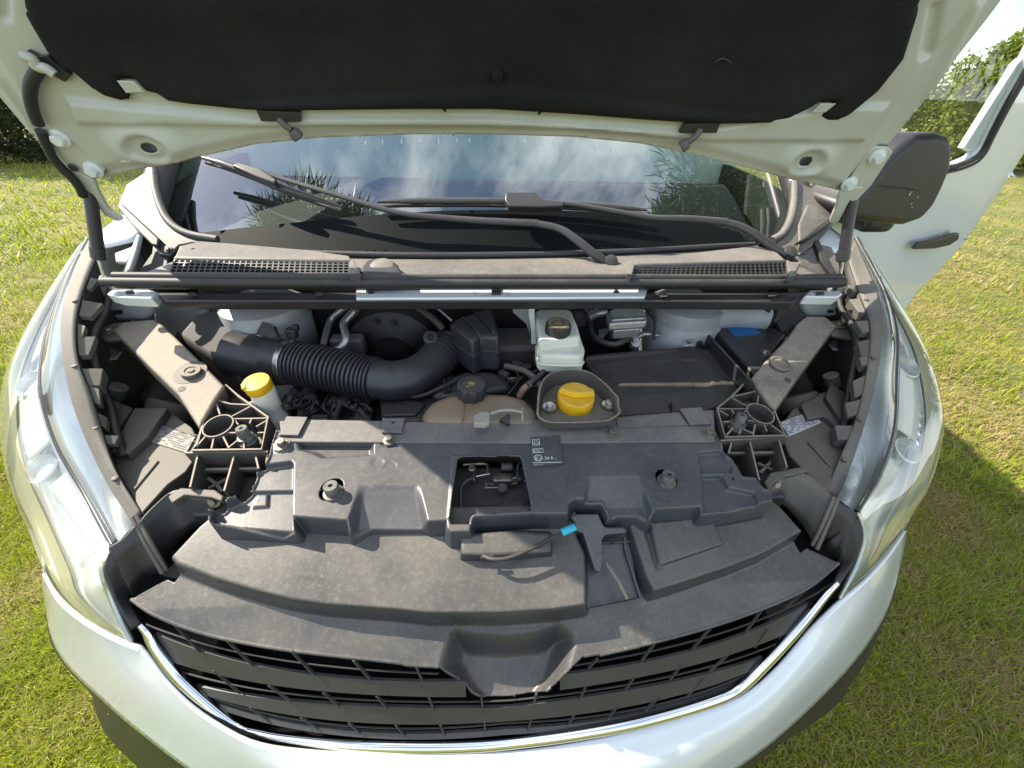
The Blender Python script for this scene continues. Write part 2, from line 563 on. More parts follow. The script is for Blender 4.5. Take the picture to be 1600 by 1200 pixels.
feats = [
    (pp(top_px), 0.0, .014, 'set', .0055),
    (pp(C1((140, 172), (603, 162), (600, 275), (300, 290), (240, 260), (160, 240))), -.011, .012, 'add'),
    (pp([(430, 724)] + C1((95, 325), (108, 340), (100, 735), (0, 740)) + [(330, 812), (325, 800), (350, 786), (376, 772), (400, 735), (412, 727)]), -.012, .005, 'add'),
    (pp([(430, 761)] + C1((100, 482), (100, 735), (0, 740)) + [(330, 812), (325, 800), (350, 786), (376, 772), (388, 762)]), -.007, .004, 'add'),
    (pp(C5((690, 985), (800, 985), (790, 1100), (650, 1110))), .005, .004, 'add'),
    (pp(C1((545, 470), (882, 470), (930, 700), (930, 730), (460, 745))), ramp(y_l, .026, .062), .014, 'add'),
    (pp(C2((1112, 292), (1240, 282), (1310, 375), (1310, 410), (1128, 412))), -.008, .005, 'add'),
    (pp(C2((1133, 432), (1250, 428), (1290, 500), (1440, 530), (1470, 590), (1450, 610), (1140, 645))), -.010, .005, 'add'),
    (pp(C2((455, 437), (755, 425), (828, 640), (825, 672), (590, 660), (575, 620), (545, 572), (440, 572))), ramp(FC.at(*C2((600, 430))[0])[1], .018, .05), .010, 'add'),
    (pp(C2((690, 172), (1040, 160), (1050, 232), (690, 232))), -.003, .003, 'add'),
    
    (pp(C3((60, 100), (950, 80), (1090, 830), (0, 870))), .0025, .006, 'add'),
    (ellipse(FC.at(*C1((715, 198))[0]), .016, .014), -.002, .004, 'add'),
    (ellipse(FC.at(*C2((592, 190))[0]), .012, .011), -.002, .004, 'add'),
    (ellipse(FC.at(*C2((1165, 190))[0]), .014, .012), -.002, .004, 'add'),
    (ellipse(FC.at(*C1((50, 230))[0]), .015, .014), .002, .004, 'add'),
]
for (a, b) in C1((720, 350), (975, 430), (1100, 430), (640, 330)) + C2((820, 290), (900, 560), (480, 330)):
    feats.append((ellipse(FC.at(a, b), .010, .008), -.0008, .006, 'add'))
holes = [pp(latch_px), ellipse((stud_l[0] - .001, stud_l[1]), .0175, .0205, 28, -.3), ellipse(stud_r, .0170, .0190, 28, .3), pp(C6((385, 930), (405, 935), (405, 965), (385, 955)))]
cover = relief('radiator_cover', FC, pp(out_px), feats, M['cover'], van, .0013, holes, .003, smooth=180, rim=(.003, .004),
               base=lambda x, y: np.full(len(x), DEP) - .03 * x * x)
cover['label'] = 'dusty moulded charcoal cover over the radiator with a square latch opening'

def hexbolt(at, r, h, parent, m, name='bolt', axis=(0, -.12, 1), washer=1.7):
    w = lathe(name, at, axis, [(r * washer, 0), (r * washer, h * .25), (r * 1.15, h * .3), (r * 1.15, h * .32)], m, parent, 20)
    u, v, d = axes(axis)
    b = np.array(at) + d * h * .3
    vs_ = [b + (u * math.cos(k * math.pi / 3) + v * math.sin(k * math.pi / 3)) * r + d * hh for hh in (0, h * .7) for k in range(6)]
    fs = [[5, 4, 3, 2, 1, 0], [6, 7, 8, 9, 10, 11]] + [[k, (k + 1) % 6, 6 + (k + 1) % 6, 6 + k] for k in range(6)]
    hd = obj('bolt_head', mesh('bolt_head', vs_, fs), m, w)
    bevel(hd, r * .12, 2)
    return w
boltm = mat('dirty zinc bolt', (.30, .28, .24), .42, .7, var=((.16, .15, .13), 60, .4, .7))
for c, s in ((C1((45, 222))[0], 1.15), (C1((715, 195))[0], .95), (C2((598, 185))[0], 1), (C2((1168, 185))[0], 1.1)):
    hexbolt(FC.p3(*c, .002), .0068 * s, .011 * s, cover, boltm)
M['buffer'] = mat('worn grey rubber', (.16, .155, .145), .5, .2, var=((.07, .07, .065), 80, .4, .65))
def stud(px, lean):
    ax = np.array((lean, -.05, 1.0)); ax /= np.linalg.norm(ax)
    top = FC.p3(*px, .020)
    return lathe('bonnet_buffer', top - ax * .046, ax, [(.0165, 0), (.0165, .012), (.0130, .014), (.0130, .021), (.0150, .022), (.0150, .029), (.0112, .030), (.0112, .044), (.0100, .046), (.0034, .046), (.0032, .040)], M['buffer'], cover, 24)
stud(C1((344, 474))[0], 0); stud(C2((938, 424))[0], 0)
# printed approval plate
def strip3(name, fr, pts2, w, m, parent, h=.0006, closed=False):
    """flat stroke lying on a plane"""
    P = [np.array(p) for p in pts2]
    vs_, fs = [], []
    n = len(P)
    for i in range(n):
        a = P[(i - 1) % n] if closed or i > 0 else P[i]
        b = P[(i + 1) % n] if closed or i < n - 1 else P[i]
        t = (b - a) / (np.linalg.norm(b - a) + 1e-9)
        q = np.array((-t[1], t[0])) * w / 2
        vs_ += [fr.to3(*(P[i] + q), h), fr.to3(*(P[i] - q), h)]
    for i in range(n if closed else n - 1):
        j = (i + 1) % n
        fs.append((2 * i, 2 * i + 1, 2 * j + 1, 2 * j))
    return vs_, fs
def strokes(name, fr, lines, w, m, parent, h=.0006):
    V, F_ = [], []
    for pts2, cl in lines:
        v, f = strip3(name, fr, pts2, w, m, parent, h, cl)
        F_ += [tuple(i + len(V) for i in q) for q in f]
        V += v
    return obj(name, mesh(name, V, F_), m, parent)
def text_mesh(name, s, fr, xy, size, m, parent, h=.0006, ang=0.0):
    cu = bpy.data.curves.new(name, 'FONT')
    cu.body = s
    cu.size = size
    to = bpy.data.objects.new(name, cu)
    scene.collection.objects.link(to)
    bpy.context.view_layer.update()
    me = bpy.data.meshes.new_from_object(to)
    bpy.data.objects.remove(to)
    ca, sa = math.cos(ang), math.sin(ang)
    for v in me.vertices:
        x, y = v.co.x * ca - v.co.y * sa, v.co.x * sa + v.co.y * ca
        v.co = Vector(fr.to3(xy[0] + x, xy[1] + y, h))
    me.materials.clear()
    return obj(name, me, m, parent)
plate_px = C2((112, 200), (290, 192), (300, 362), (118, 372))
HP = .0036
plate = prism('approval_plate', [FC.p3(a, b, HP) for a, b in plate_px], -FC.n * .0012, M['cover'], cover, .0003, 1)
at2 = lambda x, y: np.array(FC.at(*C2((x, y))[0], HP))
prt = [([at2(122, 218), at2(163, 216), at2(164, 250), at2(123, 252)], True), ([at2(123, 274), at2(184, 271), at2(186, 292), at2(124, 295)], True),
       ([at2(124, 356), at2(294, 352)], False), (list(np.array(ellipse(at2(156, 327), .0066, .0062, 22))), True),
       ([at2(132, 240), at2(136, 226), at2(148, 225), at2(150, 232), at2(158, 234), at2(158, 243), at2(134, 244)], True)]
strokes('plate_symbols', FC, prt, .0011, M['print'], plate, HP + .0005)
def ptext(s, x, y, size): text_mesh('plate_lettering', s, FC, at2(x, y), size, M['print'], plate, HP + .0005)
ptext('0.51', 126, 293, .0082); ptext('E', 139, 340, .0100); ptext('2', 160, 340, .0070); ptext('24 R -', 194, 336, .0082); ptext('8200 713 0', 132, 371, .0032)

# ---- latch in the opening
floor_l = prism('latch_well', [FC.to3(x, y, -.045) for x, y in ((-.36, .015), (.36, .015), (.36, .13), (-.36, .13))], -FC.n * .006, M['black'], van, .001)
latch = box('bonnet_latch', FC.p3(*C3((680, 400))[0], -.030), (.034, .018, .018), mat('oily latch steel', (.22, .21, .18), .4, .8, var=((.09, .085, .07), 60, .4, .7)), van, .003)
lm = latch.data.materials[0]
lp = lambda x, y, h=-.02: FC.p3(*C3((x, y))[0], h)
tube('latch_loop', [lp(190, 210), lp(330, 200), lp(470, 200), lp(490, 240), lp(495, 330)], .0026, lm, latch, 8)
tube('latch_rod', [lp(350, 355), lp(520, 322)], .0016, M['steel'], latch, 8)
tube('latch_loop', [lp(910, 180), lp(880, 210), lp(872, 270), lp(868, 360), lp(800, 385)], .0026, lm, latch, 8)
tube('latch_pin', [lp(450, 495), lp(620, 495)], .0018, lm, latch, 8)
tube('latch_pin', [lp(480, 430), lp(485, 520)], .0018, lm, latch, 8)
lathe('latch_pivot', lp(680, 520, -.03), (0, -.3, 1), [(.009, 0), (.009, .008), (.007, .010)], M['black'], latch, 18)
lathe('latch_spring_barrel', lp(665, 245, -.03), (1, 0, 0), [(.008, 0), (.009, .002), (.009, .018), (.008, .020)], M['black'], latch, 18)
lathe('cable_clamp', lp(320, 420, -.03), (0, 1, .1), [(.0035, 0), (.0045, .002), (.0045, .020), (.003, .024)], lm, latch, 12)
lathe('adjuster_nut', lp(300, 270, -.022), (0, -.2, 1), [(.007, 0), (.007, .006), (.0045, .007), (.0045, .012)], lm, latch, 6)
box('latch_pawl', lp(820, 390, -.028), (.030, .007, .010), lm, latch, .002)
box('latch_plate', lp(690, 440, -.032), (.050, .008, .006), lm, latch, .001)
tube('latch_cable', [lp(300, 380), lp(210, 430, -.022), lp(165, 520, -.028), lp(165, 700, -.034), lp(185, 960, -.04)], .0028, M['rubber'], latch, 8)
conn = box('cable_connector', lp(770, 755, -.04), (.040, .012, .010), M['black'], van, .001)
box('connector_socket', lp(870, 735, -.036), (.014, .010, .010), M['black'], conn, .001)

# ---- crossmember behind the cover with its tabs
XM = Fr((0, .56, 1.146), (1, 0, 0), (0, 1, .1))
x3 = lambda pts, h=0.0: [XM.p3(a, b, h) for a, b in pts]
cm = prism('radiator_crossmember', x3([(436, 657), (482, 655), (600, 657), (700, 660), (850, 655), (960, 651), (1072, 642), (1116, 640), (1118, 690), (1080, 690), (830, 692), (440, 690)]), (0, .0, -.03), M['beam'], van, .002)
cm['label'] = 'dusty crossmember behind the radiator cover'
for pts, h in (([(447, 650), (481, 651), (466, 680), (436, 679)], .006), ([(597, 653), (633, 653), (627, 676), (596, 675)], .006), ([(1062, 638), (1096, 636), (1112, 662), (1078, 663)], .006)):
    prism('mounting_tab', x3(pts, h), (0, 0, -.008), M['beam'], cm, .0012)
lathe('tab_hole', XM.p3(614, 660, .0062), (0, 0, 1), [(.0032, 0), (.0032, .0006)], M['black'], cm, 14)
prism('raised_pad', x3([(962, 653), (1060, 645), (1076, 664), (966, 667)], .003), (0, 0, -.005), M['beam'], cm, .001)

# ================================================================== grille top: shelf, pad and badge recess
FG = Fr((0, .22, 1.030), (1, 0, 0), (0, .17, .060))
g = FG.pts
G3 = lambda *p: crop(180, 780, .275, p)
G4 = lambda *p: crop(560, 860, .275, p)
G5 = lambda *p: crop(920, 760, .275, p)
pad_front_l = G3((80, 570), (200, 650), (400, 735), (640, 800), (1000, 862), (1600, 930)) + G4((280, 652), (455, 662))
pad_front_r = G4((1280, 602), (1600, 545)) + G5((60, 960), (380, 885), (690, 800), (980, 700), (1245, 580), (1430, 435))
badge = G4((600, 742), (650, 802), (700, 832), (860, 830), (1000, 806), (1070, 790), (1145, 702))
glow = lambda x, y: -.027 - .05 * x * x - .16 * np.clip(.075 - y, 0, .1)
gp_out = g(G3((450, 140), (290, 310), (270, 410), (235, 450), (190, 430))) + g(pad_front_l, -.04) + g(badge, -.085) + g(pad_front_r, -.04) + \
    g(G5((1330, 320), (1290, 350), (1255, 290), (1215, 190), (1110, 90)) + [(1200, 770), (330, 800)])
sh = lambda x, y: -.05 * x * x + .010 - .05 * np.clip(y, 0, 1)
shelf_l = g(G3((455, 150), (300, 318), (335, 356), (560, 442), (800, 512), (1000, 562), (1200, 592), (1600, 622)) + G4((400, 352), (800, 352), (1100, 332), (1282, 306)) + C4((150, 570), (60, 380), (60, 200)) + [(900, 790), (330, 800)])
shelf_r = g(C4((660, 350), (800, 800), (880, 950)) + G5((500, 552), (800, 452), (1000, 372), (1228, 242), (1105, 105)) + [(1200, 770), (1000, 790), (985, 822)])
gfeats = [
    (shelf_l, sh, .018, 'set', .0075), (shelf_r, sh, .014, 'set', .0055),
    (g(C2((812, 715), (1185, 678), (1250, 845), (868, 975))), .008, .004, 'add'),
    (g(C4((770, 260), (840, 280), (945, 700), (905, 720))), -.006, .010, 'add'),
    (g([(714, 1000), (740, 1006), (790, 1010), (840, 1004), (872, 992), (884, 1000), (866, 1075), (840, 1115), (755, 1120), (724, 1080), (704, 1040)], -.045), lambda x, y: -.074 - .20 * np.clip(.055 - y, -.02, .1), .036, 'set'),
]
holes_g = [g(C4((345, 635), (360, 660), (560, 1000), (600, 1010), (470, 800)), -.03)]
gpan = relief('grille_panel', FG, gp_out, gfeats, M['shelf'], van, .0015, [], .003, base=glow, smooth=180)
gpan['label'] = 'scuffed black panel along the top of the grille with a badge recess'

for pf in (pad_front_l, pad_front_r):
    e_ = [np.array(FG.at(a, b, -.04)) for a, b in pf]
    tube('panel_edge', [FG.to3(x, y + .001, float(glow(np.array([x]), np.array([y]))[0]) - .0022) for x, y in e_], .0032, M['shelf'], gpan, 8, 60)
# ---- cable box and cable on the shelf
cb = prism('cable_box', [FG.p3(a, b, .024) for a, b in crop(660, 660, .2, [(300, 880), (700, 850), (1000, 870), (1005, 1010), (560, 1040), (305, 1030)])],
           [FG.p3(a, b, .0) for a, b in crop(660, 660, .2, [(290, 870), (700, 840), (1010, 850), (1020, 1055), (560, 1100), (290, 1090)])], M['shelf'], van, .004, 3)
cp_ = lambda x, y, h: FG.p3(660 + x * .2, 660 + y * .2, h)
prism('cable_slot', [cp_(465, 1030, .028), cp_(560, 1025, .028), cp_(560, 1050, .028), cp_(450, 1065, .026)], -FG.n * .003, M['dark'], cb, .0004)
rel = tube('release_cable', [cp_(470, 1040, .024), cp_(540, 1068, .031), cp_(660, 1062, .033), cp_(800, 1010, .033), cp_(960, 930, .034), cp_(1190, 815, .036)], .0030, M['rubber'], van, 10)
lathe('cable_sleeve', cp_(1088, 862, .036), cp_(1195, 815, .036) - cp_(1088, 862, .036), [(.0050, 0), (.0055, .001), (.0055, .0215), (.005, .0225)], M['cyan'], rel, 16)
# ---- release lever in its tray
c4 = lambda x, y, h: FG.p3(890 + x * .15, 780 + y * .15, h)
tray = prism('lever_tray', [c4(x, y, -.018) for x, y in ((110, 380), (600, 300), (730, 1030), (190, 1140))], -FG.n * .004, M['cover'], van, .001)
for a, b in (((120, 590), (190, 1140)), ((190, 1140), (730, 1030)), ((730, 1030), (575, 540)), ((575, 540), (560, 390)), ((560, 390), (340, 420))):
    d = np.array(c4(*b, -.012)) - np.array(c4(*a, -.012))
    prism('tray_rim', [c4(*a, -.010), c4(*b, -.010), c4(b[0] + 22, b[1] - 4, -.010), c4(a[0] + 22, a[1] - 4, -.010)], -FG.n * .010, M['cover'], tray, .0008, 1)
lv = prism('release_lever', [c4(x, y, .016) for x, y in ((0, 180), (60, 150), (300, 150), (350, 260), (380, 290), (560, 290), (600, 310), (590, 350), (370, 370), (340, 420), (350, 640), (330, 740), (300, 760), (265, 735), (140, 345), (70, 330), (60, 240))],
           -FG.n * .022, M['cover'], van, .004, 3)
prism('lever_tongue', [c4(380, 640, .006), c4(440, 720, .006), c4(510, 810, .012), c4(620, 1030, .026), c4(590, 1050, .026), c4(545, 960, .020), c4(470, 820, .010), c4(370, 690, .004)], -FG.n * .004, M['arm'], lv, .001)
for x, y in ((285, 572), (322, 560), (360, 552)):
    lathe('lever_hole', c4(x, y, .0162), FG.n, [(.0014, 0), (.0014, .0005)], M['dark'], lv, 10)

# ================================================================== grille slats
def curve_xy(pts):                                   # y and z as functions of x along the pad's front edge
    A = np.array(pts)
    A = A[np.argsort(A[:, 0])]
    return A
top3 = [FG.to3(*FG.at(a, b, -.042), -.042) for a, b in pad_front_l] + [FG.to3(*FG.at(a, b, -.042), -.042) for a, b in pad_front_r]
TA = curve_xy(top3)
co = np.polyfit(TA[:, 0], TA[:, 1], 4)
cz_ = np.polyfit(TA[:, 0], TA[:, 2], 4)
SL = .40
TY = lambda x: np.polyval(co, x)
TZ = lambda x: np.polyval(cz_, x)
def gsurf(x, d, inn=0.0):                            # point on the grille face, d below the pad edge, pushed inwards
    return np.array((x, TY(x) - SL * d + inn, TZ(x) - d))
def ghit(a, b):                                      # sight line on the grille face -> (x, d)
    lo, hi = .3, 1.4
    D = ray(a, b)
    def s(t):
        p = CAM + D * t
        return p[1] - (TY(p[0]) - SL * (TZ(p[0]) - p[2]))
    ts = np.linspace(.2, 1.3, 200)
    prev = s(ts[0])
    for t0, t1 in zip(ts[:-1], ts[1:]):
        v = s(t1)
        if prev * v <= 0:
            for _ in range(30):
                tm = (t0 + t1) / 2
                if s(t0) * s(tm) <= 0: t1 = tm
                else: t0 = tm
            break
        prev = v
    p = CAM + D * t0
    return p[0], TZ(p[0]) - p[2]
chrome_px = [(222, 972), (232, 984), (242, 1004), (275, 1048), (312, 1084), (350, 1116), (380, 1136), (410, 1144), (450, 1151), (550, 1160), (650, 1163), (740, 1161), (800, 1156), (900, 1143), (1000, 1124), (1100, 1096), (1150, 1074), (1200, 1027), (1250, 972), (1290, 924), (1306, 908)]
CH = np.array([ghit(a, b) for a, b in chrome_px])
def dmax(x): return float(np.interp(x, CH[:, 0], CH[:, 1]))
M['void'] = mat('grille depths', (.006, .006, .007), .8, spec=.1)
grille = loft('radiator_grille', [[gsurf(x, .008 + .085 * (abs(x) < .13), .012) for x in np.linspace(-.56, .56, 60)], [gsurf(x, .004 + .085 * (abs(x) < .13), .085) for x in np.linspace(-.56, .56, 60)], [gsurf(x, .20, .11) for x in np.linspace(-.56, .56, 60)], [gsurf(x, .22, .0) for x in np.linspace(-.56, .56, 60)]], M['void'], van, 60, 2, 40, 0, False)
grille['label'] = 'black slatted grille with a bright chrome surround'
def row(pts):                                        # a traced row line -> depth below the pad edge as a function of x
    A = np.array([ghit(a, b) for a, b in pts])
    c = np.polyfit(np.abs(A[:, 0]), A[:, 1], 2)
    return lambda x: np.polyval(c, np.abs(x))
S1 = row([(301, 1003), (383, 1025), (477, 1038), (567, 1048), (656, 1054)])
B1a = row([(256, 995), (313, 1029), (399, 1044), (496, 1058), (578, 1064), (660, 1068), (734, 1070)])
B1b = row([(309, 1046), (422, 1072), (508, 1080), (594, 1086), (672, 1088), (750, 1090)])
S2 = row([(363, 1072), (442, 1085), (524, 1093), (598, 1097), (676, 1099)])
B2a = row([(344, 1084), (453, 1099), (535, 1106), (610, 1109), (680, 1110), (754, 1110)])
B2b = row([(391, 1105), (477, 1122), (547, 1128), (617, 1131), (688, 1132), (754, 1130)])
S3 = row([(410, 1115), (485, 1131), (559, 1137), (621, 1140), (692, 1140)])
S4 = row([(422, 1126), (496, 1141), (567, 1148), (629, 1150), (695, 1149), (758, 1147)])
def span(fd):                                        # where a row meets the chrome
    xs = np.linspace(-.60, .60, 700)
    ok = xs[[dmax(x) > fd(x) - .002 for x in xs]]
    return ok[0], ok[-1]
def slat(name, f0, f1, x0, x1, inn0=.003, inn1=.0, dep=.004, n=50):
    xs = np.linspace(x0, x1, n)
    sec = lambda x: [gsurf(x, f0(x), inn0), gsurf(x, f1(x), inn1), gsurf(x, f1(x) + .0005, inn1 + dep), gsurf(x, f0(x) + .0005, inn0 + dep)]
    V = np.array([sec(x) for x in xs]).reshape(-1, 3)
    fs = []
    for i in range(n - 1):
        for k in range(4):
            j = (k + 1) % 4
            fs.append((i * 4 + k, i * 4 + j, (i + 1) * 4 + j, (i + 1) * 4 + k))
    fs += [[3, 2, 1, 0], [(n - 1) * 4 + k for k in range(4)]]
    me = mesh(name, V, fs)
    fix_normals(me)
    return obj(name, me, M['grille'], grille, 40)
gapx = .098
thin = lambda f: (lambda x: f(x) - .0007, lambda x: f(x) + .0007)
sp = span(S1)
slat('grille_slat', *thin(S1), sp[0], -gapx, .001, .001, .002); slat('grille_slat', *thin(S1), gapx, sp[1], .001, .001, .002)
sb_ = span(lambda x: (B1a(x) + B1b(x)) / 2)
slat('grille_bar', B1a, B1b, sb_[0], -.060); slat('grille_bar', B1a, B1b, .078, sb_[1])
slat('grille_slat', *thin(S2), *span(S2), .001, .001, .002)
slat('grille_bar', B2a, B2b, *span(lambda x: (B2a(x) + B2b(x)) / 2))
slat('grille_slat', *thin(S3), *span(S3), .001, .001, .002)
slat('grille_slat', S4, lambda x: S4(x) + .006, *span(S4))
def rib(x0, d0, x1, d1, dep=.003):
    P = []
    w = .0014
    for (x, d) in ((x0, d0), (x1, d1)):
        for s in (-1, 1):
            for q in (-.0005, dep):
                P.append(gsurf(x + s * w, d, q))
    fs = [(0, 1, 3, 2), (4, 6, 7, 5), (0, 4, 5, 1), (2, 3, 7, 6), (0, 2, 6, 4), (1, 5, 7, 3)]
    me = mesh('grille_rib', P, fs)
    fix_normals(me)
    obj('grille_rib', me, M['grille'], grille)
rib_px = [((270, 975), (312, 1020)), ((352, 1000), (396, 1042)), ((455, 1018), (490, 1055)), ((552, 1033), (580, 1064)), ((650, 1042), (660, 1065)),
          ((934, 1030), (920, 1045)), ((1024, 1005), (1002, 1035)), ((1110, 983), (1083, 1015)), ((1190, 955), (1165, 990)), ((1262, 920), (1230, 950)),
          ((333, 1048), (374, 1084)), ((420, 1072), (455, 1098)), ((505, 1083), (530, 1105)), ((588, 1088), (605, 1108)), ((670, 1090), (678, 1110)), ((752, 1090), (755, 1110)), ((838, 1085), (834, 1103)),
          ((915, 1075), (905, 1095)), ((992, 1058), (978, 1078)), ((1065, 1040), (1048, 1062)), ((1140, 1022), (1110, 1050)), ((1200, 985), (1180, 1012)),
          ((390, 1106), (425, 1132)), ((470, 1122), (496, 1140)), ((545, 1130), (562, 1147)), ((618, 1133), (632, 1150)), ((688, 1133), (695, 1150)), ((757, 1130), (758, 1147)), ((830, 1125), (825, 1142)),
          ((898, 1116), (888, 1134)), ((965, 1104), (950, 1124)), ((1030, 1090), (1008, 1112)), ((1100, 1062), (1075, 1088))]
for a, b in rib_px:
    x0, d0 = ghit(*a); x1, d1 = ghit(*b)
    rib(x0, d0, x1, d1)
# chrome surround: a flat rounded strip
chp = [gsurf(x, d, -.004) for x, d in CH]
tube('chrome_surround', chp, [.005, .0095, .010, .0105, .0105, .010, .0095, .0095, .010, .0105, .0095, .005], M['chrome'], grille, 18, 160, 70, .62, up=(0, -1, .4))

# ================================================================== bumper
def q(pts): return [pz(a, b, z) for a, b, z in pts]
A_ = q([(72, 895, .985), (95, 935, .975), (130, 965, .968), (170, 988, .962), (206, 1003, .957), (228, 1012, .948), (262, 1058, .915), (300, 1098, .888), (345, 1130, .868), (400, 1157, .856), (480, 1170, .848), (640, 1177, .842), (790, 1172, .840), (900, 1158, .842), (1000, 1137, .846), (1100, 1108, .854), (1160, 1084, .864), (1212, 1040, .886), (1262, 982, .92), (1300, 945, .948), (1318, 930, .957), (1350, 903, .965), (1385, 865, .975), (1412, 828, .985)])
B_ = q([(71, 905, .955), (95, 955, .93), (130, 992, .91), (180, 1035, .89), (230, 1075, .868), (300, 1130, .835), (380, 1180, .81), (470, 1222, .795), (640, 1250, .785), (790, 1252, .782), (930, 1235, .785), (1040, 1200, .795), (1130, 1155, .812), (1210, 1098, .84), (1290, 1020, .873), (1340, 960, .90), (1380, 900, .925), (1411, 842, .955)])
C_ = q([(74, 936, .86), (85, 994, .80), (108, 1036, .77), (158, 1086, .745), (228, 1146, .715), (330, 1218, .68), (470, 1275, .655), (640, 1320, .645), (790, 1325, .643), (950, 1300, .647), (1070, 1245, .66), (1184, 1172, .69), (1275, 1092, .725), (1340, 1021, .755), (1379, 960, .785), (1397, 908, .86)])
bump = loft('front_bumper', [A_, B_, C_], M['white'], van, 90, 8, 60, .004, off=-1)
bump['label'] = 'white painted front bumper curving round the nose'
D_ = [p + np.array((0, .002, -.004)) for p in C_]
D2 = q([(75, 944, .80), (84, 992, .75), (104, 1030, .72), (142, 1070, .70), (190, 1118, .66), (300, 1222, .60), (470, 1320, .56), (640, 1372, .54), (790, 1378, .54), (960, 1335, .55), (1090, 1262, .58), (1190, 1172, .63), (1280, 1102, .66), (1344, 1028, .69), (1381, 962, .73), (1397, 912, .80)])
D3 = q([(78, 972, .75), (84, 1003, .70), (100, 1031, .66), (120, 1054, .62), (146, 1082, .56), (151, 1104, .47), (165, 1138, .43), (186, 1165, .41), (215, 1192, .39), (300, 1270, .36), (470, 1370, .34), (640, 1425, .33), (790, 1430, .33), (970, 1375, .34), (1100, 1270, .38), (1200, 1172, .43), (1270, 1126, .46), (1310, 1094, .48), (1326, 1067, .55), (1350, 1032, .61), (1380, 966, .69), (1396, 928, .75)])
skirt = loft('bumper_skirt', [D_, D2, D3], M['skirt'], bump, 90, 8, 60, .004)
for sgn, k in ((-1, 0), (1, -1)):                     # returns of the bumper towards the wheel arches
    loft('bumper_return', [[A_[k], B_[k], C_[k], D3[k]], [(sgn * .85, .50, .965), (sgn * .865, .50, .93), (sgn * .87, .50, .84), (sgn * .86, .50, .74)], [(sgn * .895, .64, .97), (sgn * .905, .64, .92), (sgn * .91, .64, .84), (sgn * .90, .64, .72)]], M['white'], bump, 12, 5, 60, .003)
# ================================================================== ribbed brackets and arms
FB = Fr((0, .55, 1.152), (1, 0, 0), (0, .22, .030))
def wall(name, fr, px, h, depth, w, m, parent, closed=False):
    """thin upright rib along a traced line; top edge at height h over the plane"""
    P = [np.array(fr.at(a, b, h)) for a, b in px]
    n = len(P)
    V, fs = [], []
    for i in range(n):
        a = P[(i - 1) % n] if closed or i > 0 else P[i]
        b = P[(i + 1) % n] if closed or i < n - 1 else P[i]
        t = (b - a) / (np.linalg.norm(b - a) + 1e-9)
        qv = np.array((-t[1], t[0])) * w / 2
        V += [fr.to3(*(P[i] + qv), h), fr.to3(*(P[i] - qv), h), fr.to3(*(P[i] - qv * 1.3), h - depth), fr.to3(*(P[i] + qv * 1.3), h - depth)]
    for i in range(n if closed else n - 1):
        j = (i + 1) % n
        for k in range(4):
            l = (k + 1) % 4
            fs.append((4 * i + k, 4 * i + l, 4 * j + l, 4 * j + k))
    if not closed:
        fs += [(3, 2, 1, 0), tuple(4 * (n - 1) + k for k in range(4))]
    me = mesh(name, V, fs)
    fix_normals(me)
    return obj(name, me, m, parent, 40)
ribm = M['arm']
def bracket(cr, outline, floor_, ribs, circ, knob, pocket, cross, label):
    br = prism('headlight_bracket', [FB.p3(*p, -.030) for p in cr(*floor_)], -FB.n * .004, M['housing'], van, .001)
    br['label'] = label
    wall('rim', FB, cr(*outline), 0, .034, .0032, ribm, br, True)
    for r_ in ribs: wall('rib', FB, cr(*r_), -.001, .026, .0026, ribm, br)
    c, rx, ry = circ
    ctr = FB.at(*cr(c)[0])
    ex = abs(FB.at(*cr((c[0] + rx, c[1]))[0])[0] - ctr[0]); ey = abs(FB.at(*cr((c[0], c[1] + ry))[0])[1] - ctr[1])
    N = 40
    V, fs = [], []
    for k in range(N):
        a = 2 * math.pi * k / N
        for s, h in ((1.0, .002), (1.10, .002), (1.14, -.03), (.96, -.03)):
            V.append(FB.to3(ctr[0] + ex * s * math.cos(a), ctr[1] + ey * s * math.sin(a), h))
    for k in range(N):
        for t in range(4):
            fs.append((4 * k + t, 4 * k + (t + 1) % 4, 4 * ((k + 1) % N) + (t + 1) % 4, 4 * ((k + 1) % N) + t))
    me = mesh('round_socket', V, fs); fix_normals(me)
    obj('round_socket', me, ribm, br, 40)
    lathe('socket_floor', FB.to3(*ctr, -.029), FB.n, [(min(ex, ey) * 1.0, 0), (min(ex, ey) * 1.0, .002)], M['black'], br, 24)
    kp = FB.p3(*cr(knob)[0], .020)
    kb = lathe('adjuster_knob', kp - np.array((0, 0, .040)), (0, 0, 1), [(.016, 0), (.016, .010), (.013, .012), (.013, .020), (.0095, .021), (.0095, .038), (.0085, .040), (.003, .040), (.0028, .034)], M['buffer'], br, 22)
    # open pocket in front of the ribbed plate
    top, back = pocket
    wall('pocket_wall', FB, cr(*top), -.006, .07, .003, ribm, br)
    for r_ in back: wall('pocket_wall', FB, cr(*r_), -.012, .07, .0028, ribm, br)
    for (r_, h) in cross: wall('pocket_brace', FB, cr(*r_), h, .006, .005, ribm, br)
    return br
